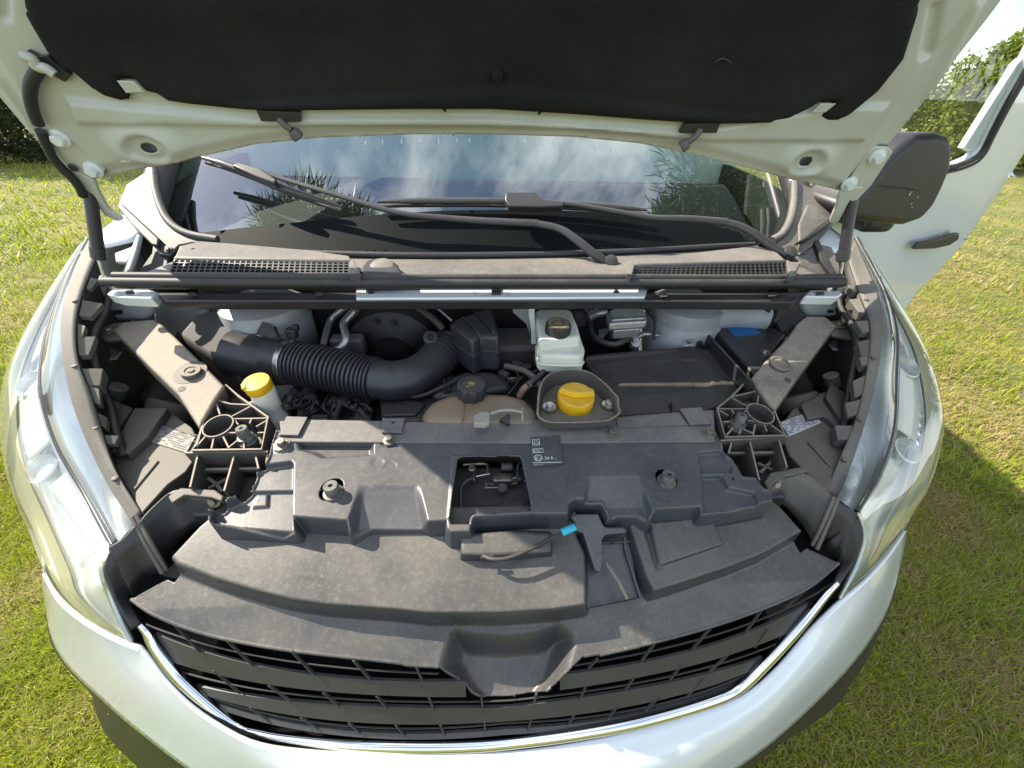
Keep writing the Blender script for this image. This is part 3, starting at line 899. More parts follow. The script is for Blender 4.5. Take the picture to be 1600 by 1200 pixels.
bl = bracket(C5, [(215, 385), (250, 250), (335, 150), (435, 5), (560, 115), (830, 308), (770, 608), (120, 618), (165, 560)], [(215, 385), (335, 150), (435, 5), (830, 308), (770, 605), (120, 615)],
        [[(335, 145), (480, 185), (660, 193)], [(338, 150), (380, 285)], [(495, 300), (672, 205)], [(500, 325), (832, 318)], [(215, 388), (240, 385)], [(245, 488), (160, 585)], [(322, 508), (300, 605)],
         [(410, 490), (465, 600)], [(465, 590), (560, 515)], [(605, 555), (605, 605)], [(450, 455), (530, 455)], [(512, 330), (552, 378)], [(675, 325), (660, 368)], [(828, 335), (720, 398)], [(735, 455), (800, 452)]],
        ((368, 395), 122, 98), (578, 412),
        ([(50, 642), (830, 632)], [[(172, 665), (100, 965)], [(512, 675), (420, 1000)], [(715, 675), (742, 790)], [(830, 635), (815, 740)]]),
        [([(250, 870), (340, 930), (400, 1005)], -.05), ([(440, 890), (270, 975)], -.05), ([(240, 800), (740, 790)], -.034)],
        'dusty ribbed bracket beside the sunlit headlight')
brr = bracket(C6, [(375, 180), (550, 0), (640, 115), (740, 200), (790, 330), (880, 540), (320, 555), (245, 285)], [(375, 180), (640, 115), (790, 330), (880, 540), (320, 550), (245, 285)],
        [[(375, 180), (640, 118)], [(375, 185), (535, 270)], [(640, 120), (620, 250)], [(250, 290), (520, 292)], [(730, 320), (780, 328)], [(265, 305), (350, 355)], [(375, 290), (400, 335)], [(520, 292), (500, 325)],
         [(295, 415), (370, 408)], [(330, 540), (395, 470)], [(465, 480), (450, 530)], [(485, 480), (580, 520)], [(600, 440), (580, 540)], [(685, 445), (710, 500)], [(750, 440), (870, 530)], [(530, 400), (610, 410)]],
        ((645, 340), 108, 92), (482, 350),
        ([(275, 590), (915, 552)], [[(378, 610), (350, 715)], [(552, 600), (640, 960)], [(820, 575), (900, 840)], [(275, 590), (290, 690)]]),
        [([(625, 800), (700, 830), (770, 865)], -.05), ([(760, 775), (650, 890)], -.05), ([(365, 705), (780, 700)], -.034)],
        'dusty ribbed bracket beside the shaded headlight')
FA = Fr((0, .58, 1.162), (1, 0, 0), (0, .22, .050))
def arm(top_px, boss, hole, cr_side, label, dish):
    top = [FA.p3(a, b) for a, b in top_px]
    a = prism('bracket_arm', top, [p + np.array((s[0], s[1], -.035)) for p, s in zip(top, [(0, 0)] * len(top))], M['arm'], van, .005, 3)
    a['label'] = label
    c = FA.p3(*boss)
    if dish:
        lathe('boss_recess', c - FA.n * .0030, FA.n, [(.029, 0), (.029, .0036), (.001, .0040)], M['housing'], a, 32)
        lathe('boss', c - FA.n * .001 + np.array((.006, -.004, 0)), FA.n + np.array((.1, .1, 0)), [(.017, 0), (.017, .009), (.016, .010), (.0105, .010), (.010, .0085), (.006, .0085), (.0055, .011), (.002, .011)], M['arm'], a, 32)
    else:
        lathe('boss', c - FA.n * .002, FA.n, [(.021, 0), (.021, .008), (.0195, .0095), (.0175, .0095), (.0165, .007), (.008, .0055), (.002, .0052)], M['arm'], a, 32)
    lathe('arm_hole', FA.p3(*hole) - FA.n * .001, FA.n, [(.0065, 0), (.0065, .0016)], M['dark'], a, 20)
    return a
aL = arm([(194, 502), (240, 498), (253, 506), (302, 553), (351, 602), (337, 622), (321, 650), (311, 668), (277, 616), (222, 562), (186, 527), (172, 516)], (297, 582), (284, 608), None, 'sunlit dusty arm running from the ribbed bracket to the inner wing', True)
aR = arm([(1260, 493), (1290, 494), (1310, 510), (1298, 522), (1254, 580), (1212, 640), (1205, 634), (1188, 612), (1173, 591), (1200, 558), (1230, 528), (1246, 504)], (1217, 571), (1231, 594), None, 'half shaded arm running from the ribbed bracket to the inner wing', False)
# fixing ends of the arms
for a_, fl in ((aL, [(150, 520), (175, 505), (200, 503), (192, 530), (165, 533)]), (aR, [(1290, 503), (1312, 500), (1340, 520), (1330, 530), (1300, 524)])):
    prism('arm_foot', [FA.p3(x, y, -.004) for x, y in fl], -FA.n * .006, M['housing'], a_, .001)
hexbolt(FA.p3(170, 517, -.002), .008, .008, aL, boltm); hexbolt(FA.p3(1311, 508, -.002), .008, .008, aR, boltm)

# ================================================================== headlights
M['lens'] = clear('clear lens', (.93, .94, .88), .07, .03, haze=.07)
M['bezel'] = mat('satin silver bezel', (.46, .50, .55), .24, .75, var=((.36, .40, .46), 5, .35, .7))
M['bowl'] = mat('silvered reflector', (.62, .65, .67), .32, .55, bump=(25, .35), var=((.55, .57, .58), 14, .4, .7))
M['lampback'] = mat('grass reflection olive', (.34, .33, .19), .28, 0, var=((.24, .25, .14), 6, .4, .7))  # olive colour stands in for lawn mirrored and showing through the lens edge
M['panel'] = mat('white lamp panel', (.82, .82, .80), .3)
def lamp(s, flange, inner, band, outer, front_edge, low_edge, label):
    X = lambda P: [px_(a, b, x) for a, b, x in P]
    Fl, I, B, O = X(flange), X(inner), X(band), X(outer)
    fe = [pz(a, b, z) for a, b, z in front_edge]
    lo = [pz(a, b, z) for a, b, z in low_edge]
    N = 44
    B2, O2 = spline(B + fe[1:], N), spline(O + lo, N)
    I2, Bs = spline(I, N), spline(B, N)
    t_ = np.linspace(0, 1, N)
    swell = np.sin(np.pi * np.clip(t_, 0, 1)) ** .5
    mixc = lambda k, dx, dz: [p * (1 - k) + q_ * k + np.array((s * dx * w, 0, dz * w)) for p, q_, w in zip(B2, O2, swell)]
    low1 = [p + np.array((s * .004, .004, -.05)) * w for p, w in zip(O2, swell)]
    low2 = [p + np.array((-s * .012, .012, -.13)) * w for p, w in zip(O2, swell)]
    hl = loft('headlight', [list(B2), mixc(.33, .004, .008), mixc(.68, .008, .008), list(O2), low1, low2], M['lens'], van, 70, 6, 80)
    hl['label'] = label
    up_ = [(p + q_) / 2 + np.array((0, 0, .005)) for p, q_ in zip(I2, Bs)]
    loft('lens_top_strip', [list(I2), up_, list(Bs)], M['lens'], hl, 60, 4, 80)
    loft('lamp_flange', [[p + np.array((0, 0, -.004)) for p in Fl], [p + np.array((0, 0, -.002)) for p in I], [p + np.array((0, 0, -.018)) for p in I]], M['housing'], hl, 60, 3, 40, .003, False)
    loft('lamp_shroud', [[p + np.array((s * .004, 0, -.008)) for p in Fl], [p + np.array((s * .01, 0, -.10)) for p in Fl], [p + np.array((s * .02, .02, -.32)) for p in Fl]], M['dark'], hl, 30, 3, 60, .003)
    dz = lambda C, k: [p - np.array((0, 0, k)) for p in C]
    loft('inner_bezel', [dz(I2, .006), [(p + q_) / 2 - np.array((0, 0, .004)) for p, q_ in zip(I2, Bs)], dz(Bs, .008)], M['bezel'], hl, 60, 4, 80)
    tube('bezel_groove', dz(Bs, .003), .0042, M['satin'], hl, 8, 60)
    tube('bezel_lip', [p * .95 + q_ * .05 - np.array((0, 0, .004)) for p, q_ in zip(B2, O2)], .0035, M['bezel'], hl, 8, 60)
    ins = lambda k, d: [p * (1 - k) + q_ * k - np.array((-s * .004, -.004, d * w)) for p, q_, w in zip(B2, O2, swell)]
    loft('reflector', [ins(.02, .010), ins(.30, .040), ins(.62, .036), ins(.72, .022)], M['bowl'], hl, 60, 6, 60)
    loft('lamp_body', [ins(.72, .016), ins(.86, .018), [p + np.array((-s * .003, .002, -.006)) * w for p, w in zip(O2, swell)], [p + np.array((-s * .004, .006, -.06)) * w for p, w in zip(O2, swell)], [p + np.array((-s * .02, .02, -.14)) * w for p, w in zip(O2, swell)]], M['lampback'], hl, 60, 5, 60)
    for (t0, t1, a0, a1, e0) in ((.04, .30, .06, .60, .9), (.36, .50, .10, .66, .9), (.56, .84, .08, .44, .4)):
        i0, i1 = int(t0 * (N - 1)), int(t1 * (N - 1))
        A1, A2 = [], []
        for i in range(i0, i1 + 1):
            w = a1 * (1 - (1 - e0) * (i - i0) / max(1, i1 - i0))
            A1.append(B2[i] * (1 - a0) + O2[i] * a0 - np.array((0, 0, .014)))
            A2.append(B2[i] * (1 - w) + O2[i] * w - np.array((0, 0, .022)))
        loft('lamp_fin', [A1, A2], M['panel'], hl, 20, 3, 40, .003)
    for k in range(6):
        i = 15 + k
        a = B2[i] * .75 + O2[i] * .25 - np.array((0, 0, .022)); b = B2[i + 2] * .34 + O2[i + 2] * .66 - np.array((0, 0, .026))
        tube('reflector_rib', [a, b], .0028, M['chrome'], hl, 6, 6)
    for k in (.33, .53):
        i = int(k * (N - 1))
        c = B2[i] * .60 + O2[i] * .40 - np.array((0, 0, .034))
        lathe('bulb_ring', c, (s * .1, -.5, .9), [(.024, 0), (.028, .012), (.025, .014), (.020, .004), (.001, .003)], M['bowl'], hl, 28)
    tube('lens_edge', fe, [.003, .0050, .0050, .004], M['lens'], hl, 10)
    Fs = spline(Fl, 60)
    rf = random.Random(5 + int(s))
    for k in range(8):                               # fins and clips along the wing edge, pointing into the bay
        i = 5 + k * 5 + rf.randint(0, 2)
        a, b = Fs[i], Fs[min(59, i + rf.randint(2, 4))]
        t_in = np.array((-s * rf.uniform(.010, .026), rf.uniform(-.006, .014), -rf.uniform(.003, .016)))
        top = [a - np.array((0, 0, .006)), b - np.array((0, 0, .006)), b + t_in * .55 - np.array((0, 0, .006)), a + t_in - np.array((0, 0, .006))]
        prism('wing_clip_fin', top, (0, 0, -rf.uniform(.006, .022)), M['housing'], hl, .0010, 2)
    for i in (12, 27, 41, 52):
        lathe('flange_stud', Fs[i] + np.array((s * .008, 0, -.004)), (0, 0, 1), [(.005, 0), (.005, .005), (.003, .006)], M['housing'], hl, 12)
    tube('wing_loom', [p + np.array((-s * .012, 0, -.045 - .01 * math.sin(q_ * 1.7))) for q_, p in enumerate(Fs[2:50:6])], .006, M['rubber'], hl, 8, 40)
    return hl, I, B, O, Fl
hL = lamp(-1, [(150, 400, -.835), (130, 450, -.82), (118, 500, -.80), (121, 560, -.77), (141, 615, -.73), (158, 672, -.69), (180, 732, -.64), (222, 801, -.575)],
     [(140, 374, -.87), (118, 420, -.86), (102, 470, -.84), (97, 520, -.815), (108, 600, -.765), (126, 660, -.722), (165, 744, -.66), (210, 816, -.585)],
     [(137, 372, -.88), (108, 425, -.885), (84, 480, -.88), (68, 540, -.86), (64, 610, -.825), (87, 690, -.77), (129, 765, -.695), (175, 850, -.595)],
     [(133, 370, -.90), (95, 430, -.93), (40, 520, -.95), (8, 590, -.955), (0, 640, -.95), (2, 700, -.925), (15, 760, -.885), (40, 820, -.83), (70, 895, -.745)],
     [(168, 853, 1.088), (160, 885, 1.065), (170, 920, 1.03), (186, 962, .99), (204, 1000, .958)],
     [(95, 935, .978), (130, 965, .970), (170, 988, .964), (204, 1001, .958)], 'clear headlight catching the low sun')
hR = lamp(1, [(1326, 400, .835), (1342, 450, .82), (1360, 500, .80), (1360, 550, .77), (1348, 620, .725), (1335, 665, .685), (1319, 705, .645), (1293, 767, .575)],
     [(1336, 372, .87), (1352, 410, .86), (1370, 455, .845), (1379, 500, .82), (1376, 560, .785), (1367, 605, .755), (1352, 662, .71), (1325, 741, .645), (1307, 775, .598)],
     [(1338, 370, .88), (1362, 412, .885), (1386, 460, .88), (1401, 520, .86), (1400, 600, .825), (1395, 675, .77), (1372, 742, .695), (1340, 798, .60)],
     [(1342, 370, .90), (1375, 430, .93), (1412, 490, .95), (1450, 555, .955), (1474, 640, .945), (1472, 690, .92), (1455, 756, .86), (1436, 789, .81), (1412, 828, .755)],
     [(1342, 801, 1.088), (1351, 834, 1.062), (1341, 876, 1.02), (1328, 905, .99), (1314, 932, .958)],
     [(1385, 865, .976), (1360, 893, .968), (1335, 915, .962), (1315, 932, .958)], 'clear headlight on the shaded flank by the open door')
# ---- lamp housings inside the bay
def hpoly(name, px, z, dz, m, parent, bev=.002): return prism(name, [pz(a, b, z) for a, b in px], (0, 0, -dz), m, parent, bev)
def housing(par, blocks, label_px, letters, paper):
    root = None
    for k, (px, z, dz) in enumerate(blocks):
        o = hpoly('lamp_housing' if k == 0 else 'housing_step', px, z, dz, M['housing'], par if k == 0 else root)
        if k == 0: root = o
    fr = Fr(pz(*label_px[3], letters), pz(*label_px[2], letters) - pz(*label_px[3], letters), pz(*label_px[0], letters) - pz(*label_px[3], letters))
    lb = prism('paper_label', [pz(a, b, letters) for a, b in label_px], (0, 0, -.003), paper, par, .0003, 1)
    w = np.linalg.norm(pz(*label_px[2], letters) - pz(*label_px[3], letters)); h = np.linalg.norm(pz(*label_px[0], letters) - pz(*label_px[3], letters))
    rs = random.Random(4)
    lines = []
    for r_ in range(9):
        y = h * (.10 + r_ * .098)
        x = w * .06
        while x < w * .92:
            l = w * rs.uniform(.006, .05)
            lines.append(([np.array((x, y)), np.array((min(x + l, w * .95), y))], False))
            x += l + w * (rs.uniform(.008, .02) if rs.random() < .8 else .12)
    strokes('label_print', fr, lines, h * .05, M['ink'], lb, .0006)
    return root
housing(hL[0], [([(146, 640), (190, 646), (228, 660), (262, 640), (300, 668), (316, 700), (290, 737), (262, 757), (222, 801), (180, 732)], 1.088, .10),
                ([(210, 637), (262, 637), (230, 682), (200, 708), (172, 705)], 1.106, .03), ([(147, 613), (207, 637), (172, 682), (146, 655)], 1.108, .04),
                ([(120, 560), (152, 570), (166, 600), (150, 640), (141, 615)], 1.125, .05), ([(205, 765), (246, 718), (248, 720), (208, 768)], 1.091, .01), ([(174, 700), (183, 712), (205, 704), (200, 692)], 1.10, .02),
                ([(163, 672), (182, 682), (180, 706), (170, 700)], 1.10, .02)],
        [(241, 660), (305, 683), (291, 707), (220, 685)], 1.0915, mat('dusty paper label', (.33, .31, .29), .6, dust=(DUST, 30, .5)))
housing(hR[0], [([(1238, 640), (1275, 615), (1300, 610), (1345, 628), (1340, 650), (1319, 705), (1293, 767), (1262, 740), (1234, 712), (1225, 690), (1218, 668)], 1.088, .10),
                ([(1251, 632), (1290, 612), (1330, 655), (1322, 680), (1290, 650), (1262, 655)], 1.100, .03), ([(1298, 598), (1330, 620), (1340, 650), (1322, 665), (1290, 620)], 1.112, .03),
                ([(1296, 675), (1299, 672), (1322, 700), (1320, 703)], 1.092, .01), ([(1262, 690), (1265, 688), (1300, 726), (1298, 729)], 1.092, .01)],
        [(1218, 660), (1270, 641), (1283, 660), (1233, 681)], 1.0915, M['label'])
# black cheeks that close the lamps towards the grille panel
def cheek(par, top, bot, m=None): return loft('lamp_cheek', [[pz(*p) for p in top], [pz(*p) for p in bot]], m or M['black'], par, 20, 4, 40, .004)
cheek(hL[0], [(214, 818, 1.10), (240, 790, 1.105), (272, 766, 1.11), (310, 768, 1.11), (345, 776, 1.10)], [(250, 895, 1.03), (262, 866, 1.035), (285, 840, 1.04), (305, 822, 1.05), (330, 822, 1.05)])
cheek(hL[0], [(170, 854, 1.085), (190, 842, 1.09), (212, 820, 1.098)], [(206, 930, 1.0), (232, 900, 1.01), (250, 893, 1.02)])
cheek(hL[0], [(172, 862, 1.08), (165, 890, 1.06), (176, 930, 1.02), (205, 985, .97)], [(236, 900, 1.01), (215, 918, 1.0), (205, 935, .995), (222, 975, .97)])
cheek(hR[0], [(1302, 780, 1.10), (1285, 760, 1.105), (1262, 742, 1.11), (1235, 735, 1.11), (1205, 765, 1.10)], [(1275, 856, 1.03), (1265, 838, 1.035), (1250, 815, 1.04), (1226, 790, 1.05), (1208, 785, 1.05)], M['housing'])
cheek(hR[0], [(1340, 803, 1.085), (1325, 795, 1.09), (1305, 780, 1.098)], [(1313, 880, 1.0), (1288, 850, 1.01), (1276, 856, 1.02)])
cheek(hR[0], [(1342, 806, 1.08), (1349, 834, 1.06), (1340, 872, 1.02), (1310, 915, .97)], [(1286, 850, 1.01), (1300, 865, 1.0), (1314, 880, .995), (1300, 912, .97)])
for par, pth in ((hL[0], [(207, 808, 1.105), (228, 850, 1.075), (254, 895, 1.03)]), (hL[0], [(214, 806, 1.105), (236, 848, 1.075), (260, 890, 1.03)]), (hR[0], [(1309, 778, 1.105), (1296, 812, 1.075), (1276, 858, 1.03)]), (hR[0], [(1303, 776, 1.105), (1288, 812, 1.075), (1269, 852, 1.03)])):
    tube('edge_seal', [pz(*p) for p in pth], .0035, M['housing'], par, 8)
# lamp mounting lugs with their screws
for par, lug, sc in ((hL[0], [(262, 776), (282, 762), (335, 765), (349, 775), (346, 783), (330, 777), (288, 773), (268, 786)], (335, 783)), (hR[0], [(1205, 738), (1258, 728), (1263, 736), (1222, 746), (1208, 756), (1202, 768), (1195, 752)], (1211, 756))):
    l_ = prism('mounting_lug', [pz(a, b, 1.112) for a, b in lug], (0, .004, -.014), M['housing'], par, .002)
    hexbolt(pz(*sc, 1.095), .006, .008, l_, boltm, 'lug_screw', (0, -.9, .4))
# tabs along the wing edge
for par, pts, z in ((hL[0], [(120, 518), (136, 524), (122, 542)], 1.17), (hL[0], [(122, 590), (158, 600), (150, 612)], 1.135), (hL[0], [(125, 555), (155, 578), (138, 590)], 1.15), (hL[0], [(160, 570), (178, 592), (168, 600), (148, 575)], 1.12),
                    (hR[0], [(1344, 514), (1360, 530), (1352, 508)], 1.165), (hR[0], [(1330, 578), (1343, 590), (1350, 568), (1340, 560)], 1.14), (hR[0], [(1348, 552), (1358, 560), (1356, 545)], 1.155), (hR[0], [(1324, 560), (1350, 545), (1356, 575), (1330, 582)], 1.13)):
    prism('wing_tab', [pz(a, b, z) for a, b in pts], (0, 0, -.03), M['housing'], par, .0008, 1)
lathe('lamp_plug', pz(178, 622, 1.09), (.5, .3, .8), [(.018, 0), (.018, .028), (.016, .03)], M['arm'], hL[0], 20)
lathe('lamp_plug', pz(1303, 602, 1.10), (-.5, .3, .8), [(.016, 0), (.016, .028), (.014, .03)], M['arm'], hR[0], 20)
lathe('lamp_cap', pz(268, 652, 1.04), (.2, .6, .6), [(.05, 0), (.05, .03), (.046, .034)], M['housing'], hL[0], 28)
lathe('lamp_cap', pz(1245, 640, 1.04), (-.2, .6, .6), [(.05, 0), (.05, .03), (.046, .034)], M['housing'], hR[0], 28)
# ================================================================== engine bay
E1 = lambda *p: crop(240, 460, .2, p)
E2 = lambda *p: crop(520, 460, .2, p)
E3 = lambda *p: crop(800, 440, .2, p)
E4 = lambda *p: crop(1060, 440, .2, p)
def Z(px, z): return [pz(a, b, z) for a, b in px]
# walls of the bay
box('firewall', (0, .985, 1.02), (1.46, .02, .50), M['dark'], van, .002)
for s in (-1, 1):
    loft('inner_wing', [[(s * .74, .56, .95), (s * .80, .72, 1.02), (s * .78, .97, 1.16)], [(s * .70, .52, .85), (s * .72, .72, .90), (s * .70, .97, .95)], [(s * .68, .50, .62), (s * .66, .72, .62), (s * .64, .97, .62)]], M['dark'], van, 16, 5, 50, .004)
for s in (-1, 1):
    loft('bumper_liner', [[(s * .46, .40, 1.0), (s * .60, .42, .98), (s * .74, .48, .92)], [(s * .46, .40, .55), (s * .60, .42, .55), (s * .74, .48, .55)]], M['dark'], van, 12, 3, 60, .004)
for s in (-1, 1):
    prism('bumper_ledge', [(s * .48, .262, .885), (s * .58, .292, .885), (s * .66, .336, .885), (s * .72, .388, .885), (s * .80, .50, .885), (s * .48, .52, .885)], (0, 0, -.02), M['dark'], van, .002)
prism('undertray', [(-.8, .3, .60), (.8, .3, .60), (.8, .98, .60), (-.8, .98, .60)], (0, 0, -.01), M['dark'], van, 0)
prism('radiator', [(-.50, .42, 1.08), (.50, .42, 1.08), (.50, .50, 1.08), (-.50, .50, 1.08)], (0, 0, -.42), M['dark'], van, .004)
# side body panels that show beside the bay: upright pressings against the bulkhead
def upright(name, px, y, th, m, bev=.006):
    return prism(name, [py(a, b, y) for a, b in px], (0, th, 0), m, van, bev, 3)
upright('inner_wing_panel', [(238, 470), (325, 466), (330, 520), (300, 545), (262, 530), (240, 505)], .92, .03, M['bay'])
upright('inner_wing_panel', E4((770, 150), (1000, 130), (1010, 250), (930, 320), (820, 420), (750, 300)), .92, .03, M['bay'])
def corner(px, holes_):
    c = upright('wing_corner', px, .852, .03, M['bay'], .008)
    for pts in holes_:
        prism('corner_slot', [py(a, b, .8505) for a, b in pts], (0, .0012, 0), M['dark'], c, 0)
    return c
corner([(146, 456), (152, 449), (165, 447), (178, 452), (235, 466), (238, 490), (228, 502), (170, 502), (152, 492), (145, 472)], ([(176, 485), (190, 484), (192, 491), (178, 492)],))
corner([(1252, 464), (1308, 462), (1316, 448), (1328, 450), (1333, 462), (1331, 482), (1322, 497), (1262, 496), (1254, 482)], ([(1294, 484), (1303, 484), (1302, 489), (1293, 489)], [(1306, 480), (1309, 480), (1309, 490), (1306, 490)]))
# suspension turrets
tow = [(.098, 0), (.098, .10), (.095, .104), (.095, .106), (.097, .11), (.097, .20), (.094, .205), (.092, .207), (.090, .24), (.05, .26)]
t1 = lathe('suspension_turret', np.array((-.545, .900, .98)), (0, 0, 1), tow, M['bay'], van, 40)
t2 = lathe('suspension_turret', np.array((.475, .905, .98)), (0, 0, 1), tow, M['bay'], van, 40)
tube('turret_brace', [pz(1110, 492, 1.20), pz(1150, 492, 1.195), pz(1192, 496, 1.19)], .036, M['bay'], t2, 20)
for pts in (E4((40, 500), (90, 440), (130, 440), (120, 490)),):
    tb = prism('turret_tab', Z(pts, 1.17), (0, 0, -.004), M['bay'], t2, .001); lathe('tab_hole', pz(*E4((83, 478))[0], 1.1705), (0, 0, 1), [(.005, 0), (.005, .0006)], M['dark'], tb, 12)
# air box and intake
abt = [pz(a, b, z) for a, b, z in ((276, 524, 1.185), (306, 490, 1.215), (345, 478, 1.22), (386, 483, 1.22), (430, 505, 1.205), (438, 527, 1.185), (402, 531, 1.178), (376, 546, 1.165), (366, 572, 1.150), (330, 558, 1.160))]
ab = prism('air_box', abt, [p + np.array((0, -.004, -.13)) for p in abt], mat('matt air box', (.030, .029, .027), .6, dust=(DUST, 8, .22)), van, .009, 4)
ab['label'] = 'matt black air box feeding the corrugated intake hose'
prism('air_box_mouth', [pz(a, b, z) for (a, b), z in zip(E1((800, 300), (850, 210), (930, 240), (965, 320), (930, 338)), (1.197, 1.216, 1.208, 1.196, 1.190))], (0, 0, -.004), M['dark'], ab, .001)
HZ = 1.135
hp = lambda a, b, z=HZ: pz(a, b, z)
duct = tube('intake_duct', [hp(362, 552, 1.15), hp(385, 556, 1.145), hp(420, 560), hp(458, 566)], [.052, .050, .047, .046], M['hose'], van, 32)
p0, p1 = hp(450, 565), hp(462, 567)
cl = lathe('hose_clamp', p0, p1 - p0, [(.0475, 0), (.0485, .0008), (.0485, .011), (.0475, .012)], M['steel'], duct, 40)
box('clamp_screw', hp(457, 533, 1.175), (.012, .016, .010), M['steel'], cl, .001)
box('hose_sensor', hp(456, 520, 1.19), (.022, .020, .022), M['black'], duct, .003)
box('sensor_plug', hp(462, 512, 1.20), (.012, .014, .014), M['black'], duct, .002)
# corrugated part: radii alternate along the path
path = [hp(462, 567), hp(490, 572), hp(530, 580), hp(565, 588), hp(590, 593)]
nn = 240
rr = [.047 + .0035 * (1 if (k * 20 / nn) % 1 < .55 else -1) - .004 * k / nn for k in range(nn)]
hose = tube('intake_hose', path, rr, M['hose'], van, 36, nn, 60)
hose['label'] = 'black corrugated intake hose curving across the bay'
tube('hose_elbow', [hp(588, 592.5), hp(615, 595), hp(645, 589), hp(668, 575), hp(682, 563)], [.0435, .0425, .042, .041, .040], M['hose'], hose, 36, 40)
rr2 = [.042 + .0022 * (1 if (k * 5 / 60) % 1 < .55 else -1) for k in range(60)]
tube('hose_cuff', [hp(678, 566), hp(692, 552), hp(704, 538, 1.14)], rr2, M['hose'], hose, 36, 60)
lathe('hose_eyelet', hp(672, 530, 1.175), (.2, -.6, .7), [(.016, 0), (.016, .012), (.008, .013), (.007, .004)], M['hose'], hose, 24)
# resonator
top = Z(E2((910, 225), (960, 190), (1110, 135), (1205, 97), (1258, 130), (1300, 330), (1150, 320), (1085, 360)), 1.205)
low = [p + np.array((.004 if p[0] > -.08 else -.006, -.012, -.085)) for p in top]
rs_ = prism('resonator_box', top, low, M['hose'], van, .008, 4)
for a, b in (((1015, 180), (1150, 320)), ((1110, 135), (1255, 290))):
    tube('resonator_rib', [pz(*E2(a)[0], 1.2065), pz(*E2(b)[0], 1.2065), pz(*E2(b)[0], 1.2065) + np.array((0, -.010, -.06))], .0028, M['black'], rs_, 6, 14)
tube('resonator_seam', [p * .55 + q_ * .45 for p, q_ in zip(top, low)][5:] + [top[0] * .55 + low[0] * .45], .003, M['black'], rs_, 6, 20)
# engine pieces in the dark
box('intake_manifold', pz(805, 545, 1.13), (.13, .10, .07), M['dark'], van, .012)
ec = prism('engine_cover', Z(E2((360, 800), (650, 790), (770, 800), (900, 880), (680, 990), (380, 980)), 1.09), (0, 0, -.10), M['black'], van, .008, 3)
prism('cover_panel', Z(E2((380, 830), (640, 815), (730, 850), (650, 940), (390, 945)), 1.096), (0, 0, -.01), M['black'], ec, .004)
rc = prism('rocker_cover', Z(E2((740, 740), (900, 640), (1040, 590), (1240, 590), (1400, 650), (1390, 720), (1150, 760), (960, 790), (800, 790)), 1.115), (0, 0, -.10), M['black'], van, .014, 4)
for a, b in (((870, 660), (880, 770)), ((900, 655), (910, 765))): tube('cover_bead', Z(E2(a, b), 1.117), .003, M['black'], rc, 6, 6)
eb = box('engine_block', (-.15, .72, .90), (.62, .30, .26), M['dark'], van, .02)
rsd = random.Random(3)
for k in range(26):
    x, y = rsd.uniform(-.44, .02), rsd.uniform(.60, .84)
    z = rsd.uniform(1.0, 1.06)
    if k % 3:
        lathe('engine_fitting', (x, y, z - .05), (rsd.uniform(-.5, .5), rsd.uniform(-.6, .1), 1), [(rsd.uniform(.012, .026), 0), (rsd.uniform(.012, .024), .05), (.008, .056)], M['dark'], eb, 14)
    else:
        box('engine_bracket', (x, y, z - .01), (rsd.uniform(.02, .06), rsd.uniform(.02, .05), .05), M['dark'], eb, .004)
def pipe(name, pts, r, m, n=None): return tube(name, [pz(*p) for p in pts], r, m, van, 10, n)
pipe('coolant_pipe', [(470, 660, 1.04), (478, 632, 1.06), (500, 600, 1.06), (520, 590, 1.05)], .012, M['dark'])
pipe('coolant_pipe', [(445, 650, 1.05), (455, 620, 1.06), (470, 600, 1.06)], .010, M['alu'])
pipe('wiring_conduit', [(470, 655, 1.05), (520, 630, 1.07), (560, 640, 1.07), (575, 655, 1.06)], .007, M['rubber'])
pipe('wiring_conduit', [(600, 615, 1.10), (650, 620, 1.11), (690, 606, 1.12), (720, 590, 1.12)], .005, M['rubber'])
for k in range(9):
    a = rsd.uniform(780, 900)
    pipe('wire', [(a, rsd.uniform(560, 600), 1.12), (a + rsd.uniform(-30, 30), rsd.uniform(585, 600), 1.13), (a + rsd.uniform(-50, 50), rsd.uniform(600, 620), 1.11)], .0022, M['rubber'])
for k in range(7):
    a = rsd.uniform(440, 560)
    pipe('wire', [(a, rsd.uniform(612, 630), 1.07), (a + rsd.uniform(-20, 30), rsd.uniform(625, 640), 1.08), (a + rsd.uniform(-20, 40), rsd.uniform(640, 655), 1.06)], .003, M['rubber'])
for k in range(10):
    a = rsd.uniform(455, 585); b_ = rsd.uniform(612, 634)
    c_ = box('wiring_connector', pz(a, b_, 1.075), (.022, .014, .014), M['black'], van, .002, np.array(Matrix.Rotation(rsd.uniform(-1, 1), 3, 'Z')))
    tube('connector_lead', [pz(a, b_, 1.078), pz(a + rsd.uniform(-12, 12), b_ + 8, 1.085), pz(a + rsd.uniform(-25, 25), b_ + 18, 1.06)], .003, M['rubber'], c_, 6, 10)
for k in range(6):
    a = rsd.uniform(785, 880); b_ = rsd.uniform(566, 590)
    c_ = box('wiring_connector', pz(a, b_, 1.125), (.024, .016, .016), M['black'], van, .002, np.array(Matrix.Rotation(rsd.uniform(-1, 1), 3, 'Z')))
    tube('connector_lead', [pz(a, b_, 1.128), pz(a + rsd.uniform(-12, 12), b_ + 6, 1.135), pz(a + rsd.uniform(-25, 25), b_ + 14, 1.12)], .003, M['rubber'], c_, 6, 10)
pipe('fuel_pipe', [(700, 628, 1.08), (740, 605, 1.09), (790, 600, 1.10), (850, 575, 1.13), (890, 560, 1.14)], .006, M['rubber'])
pipe('fuel_pipe', [(790, 572, 1.13), (820, 580, 1.14), (842, 598, 1.13), (850, 630, 1.10)], .007, M['housing'])
pipe('coolant_hose', [(840, 560, 1.15), (852, 572, 1.16), (868, 575, 1.15), (880, 568, 1.14)], .014, M['rubber'])
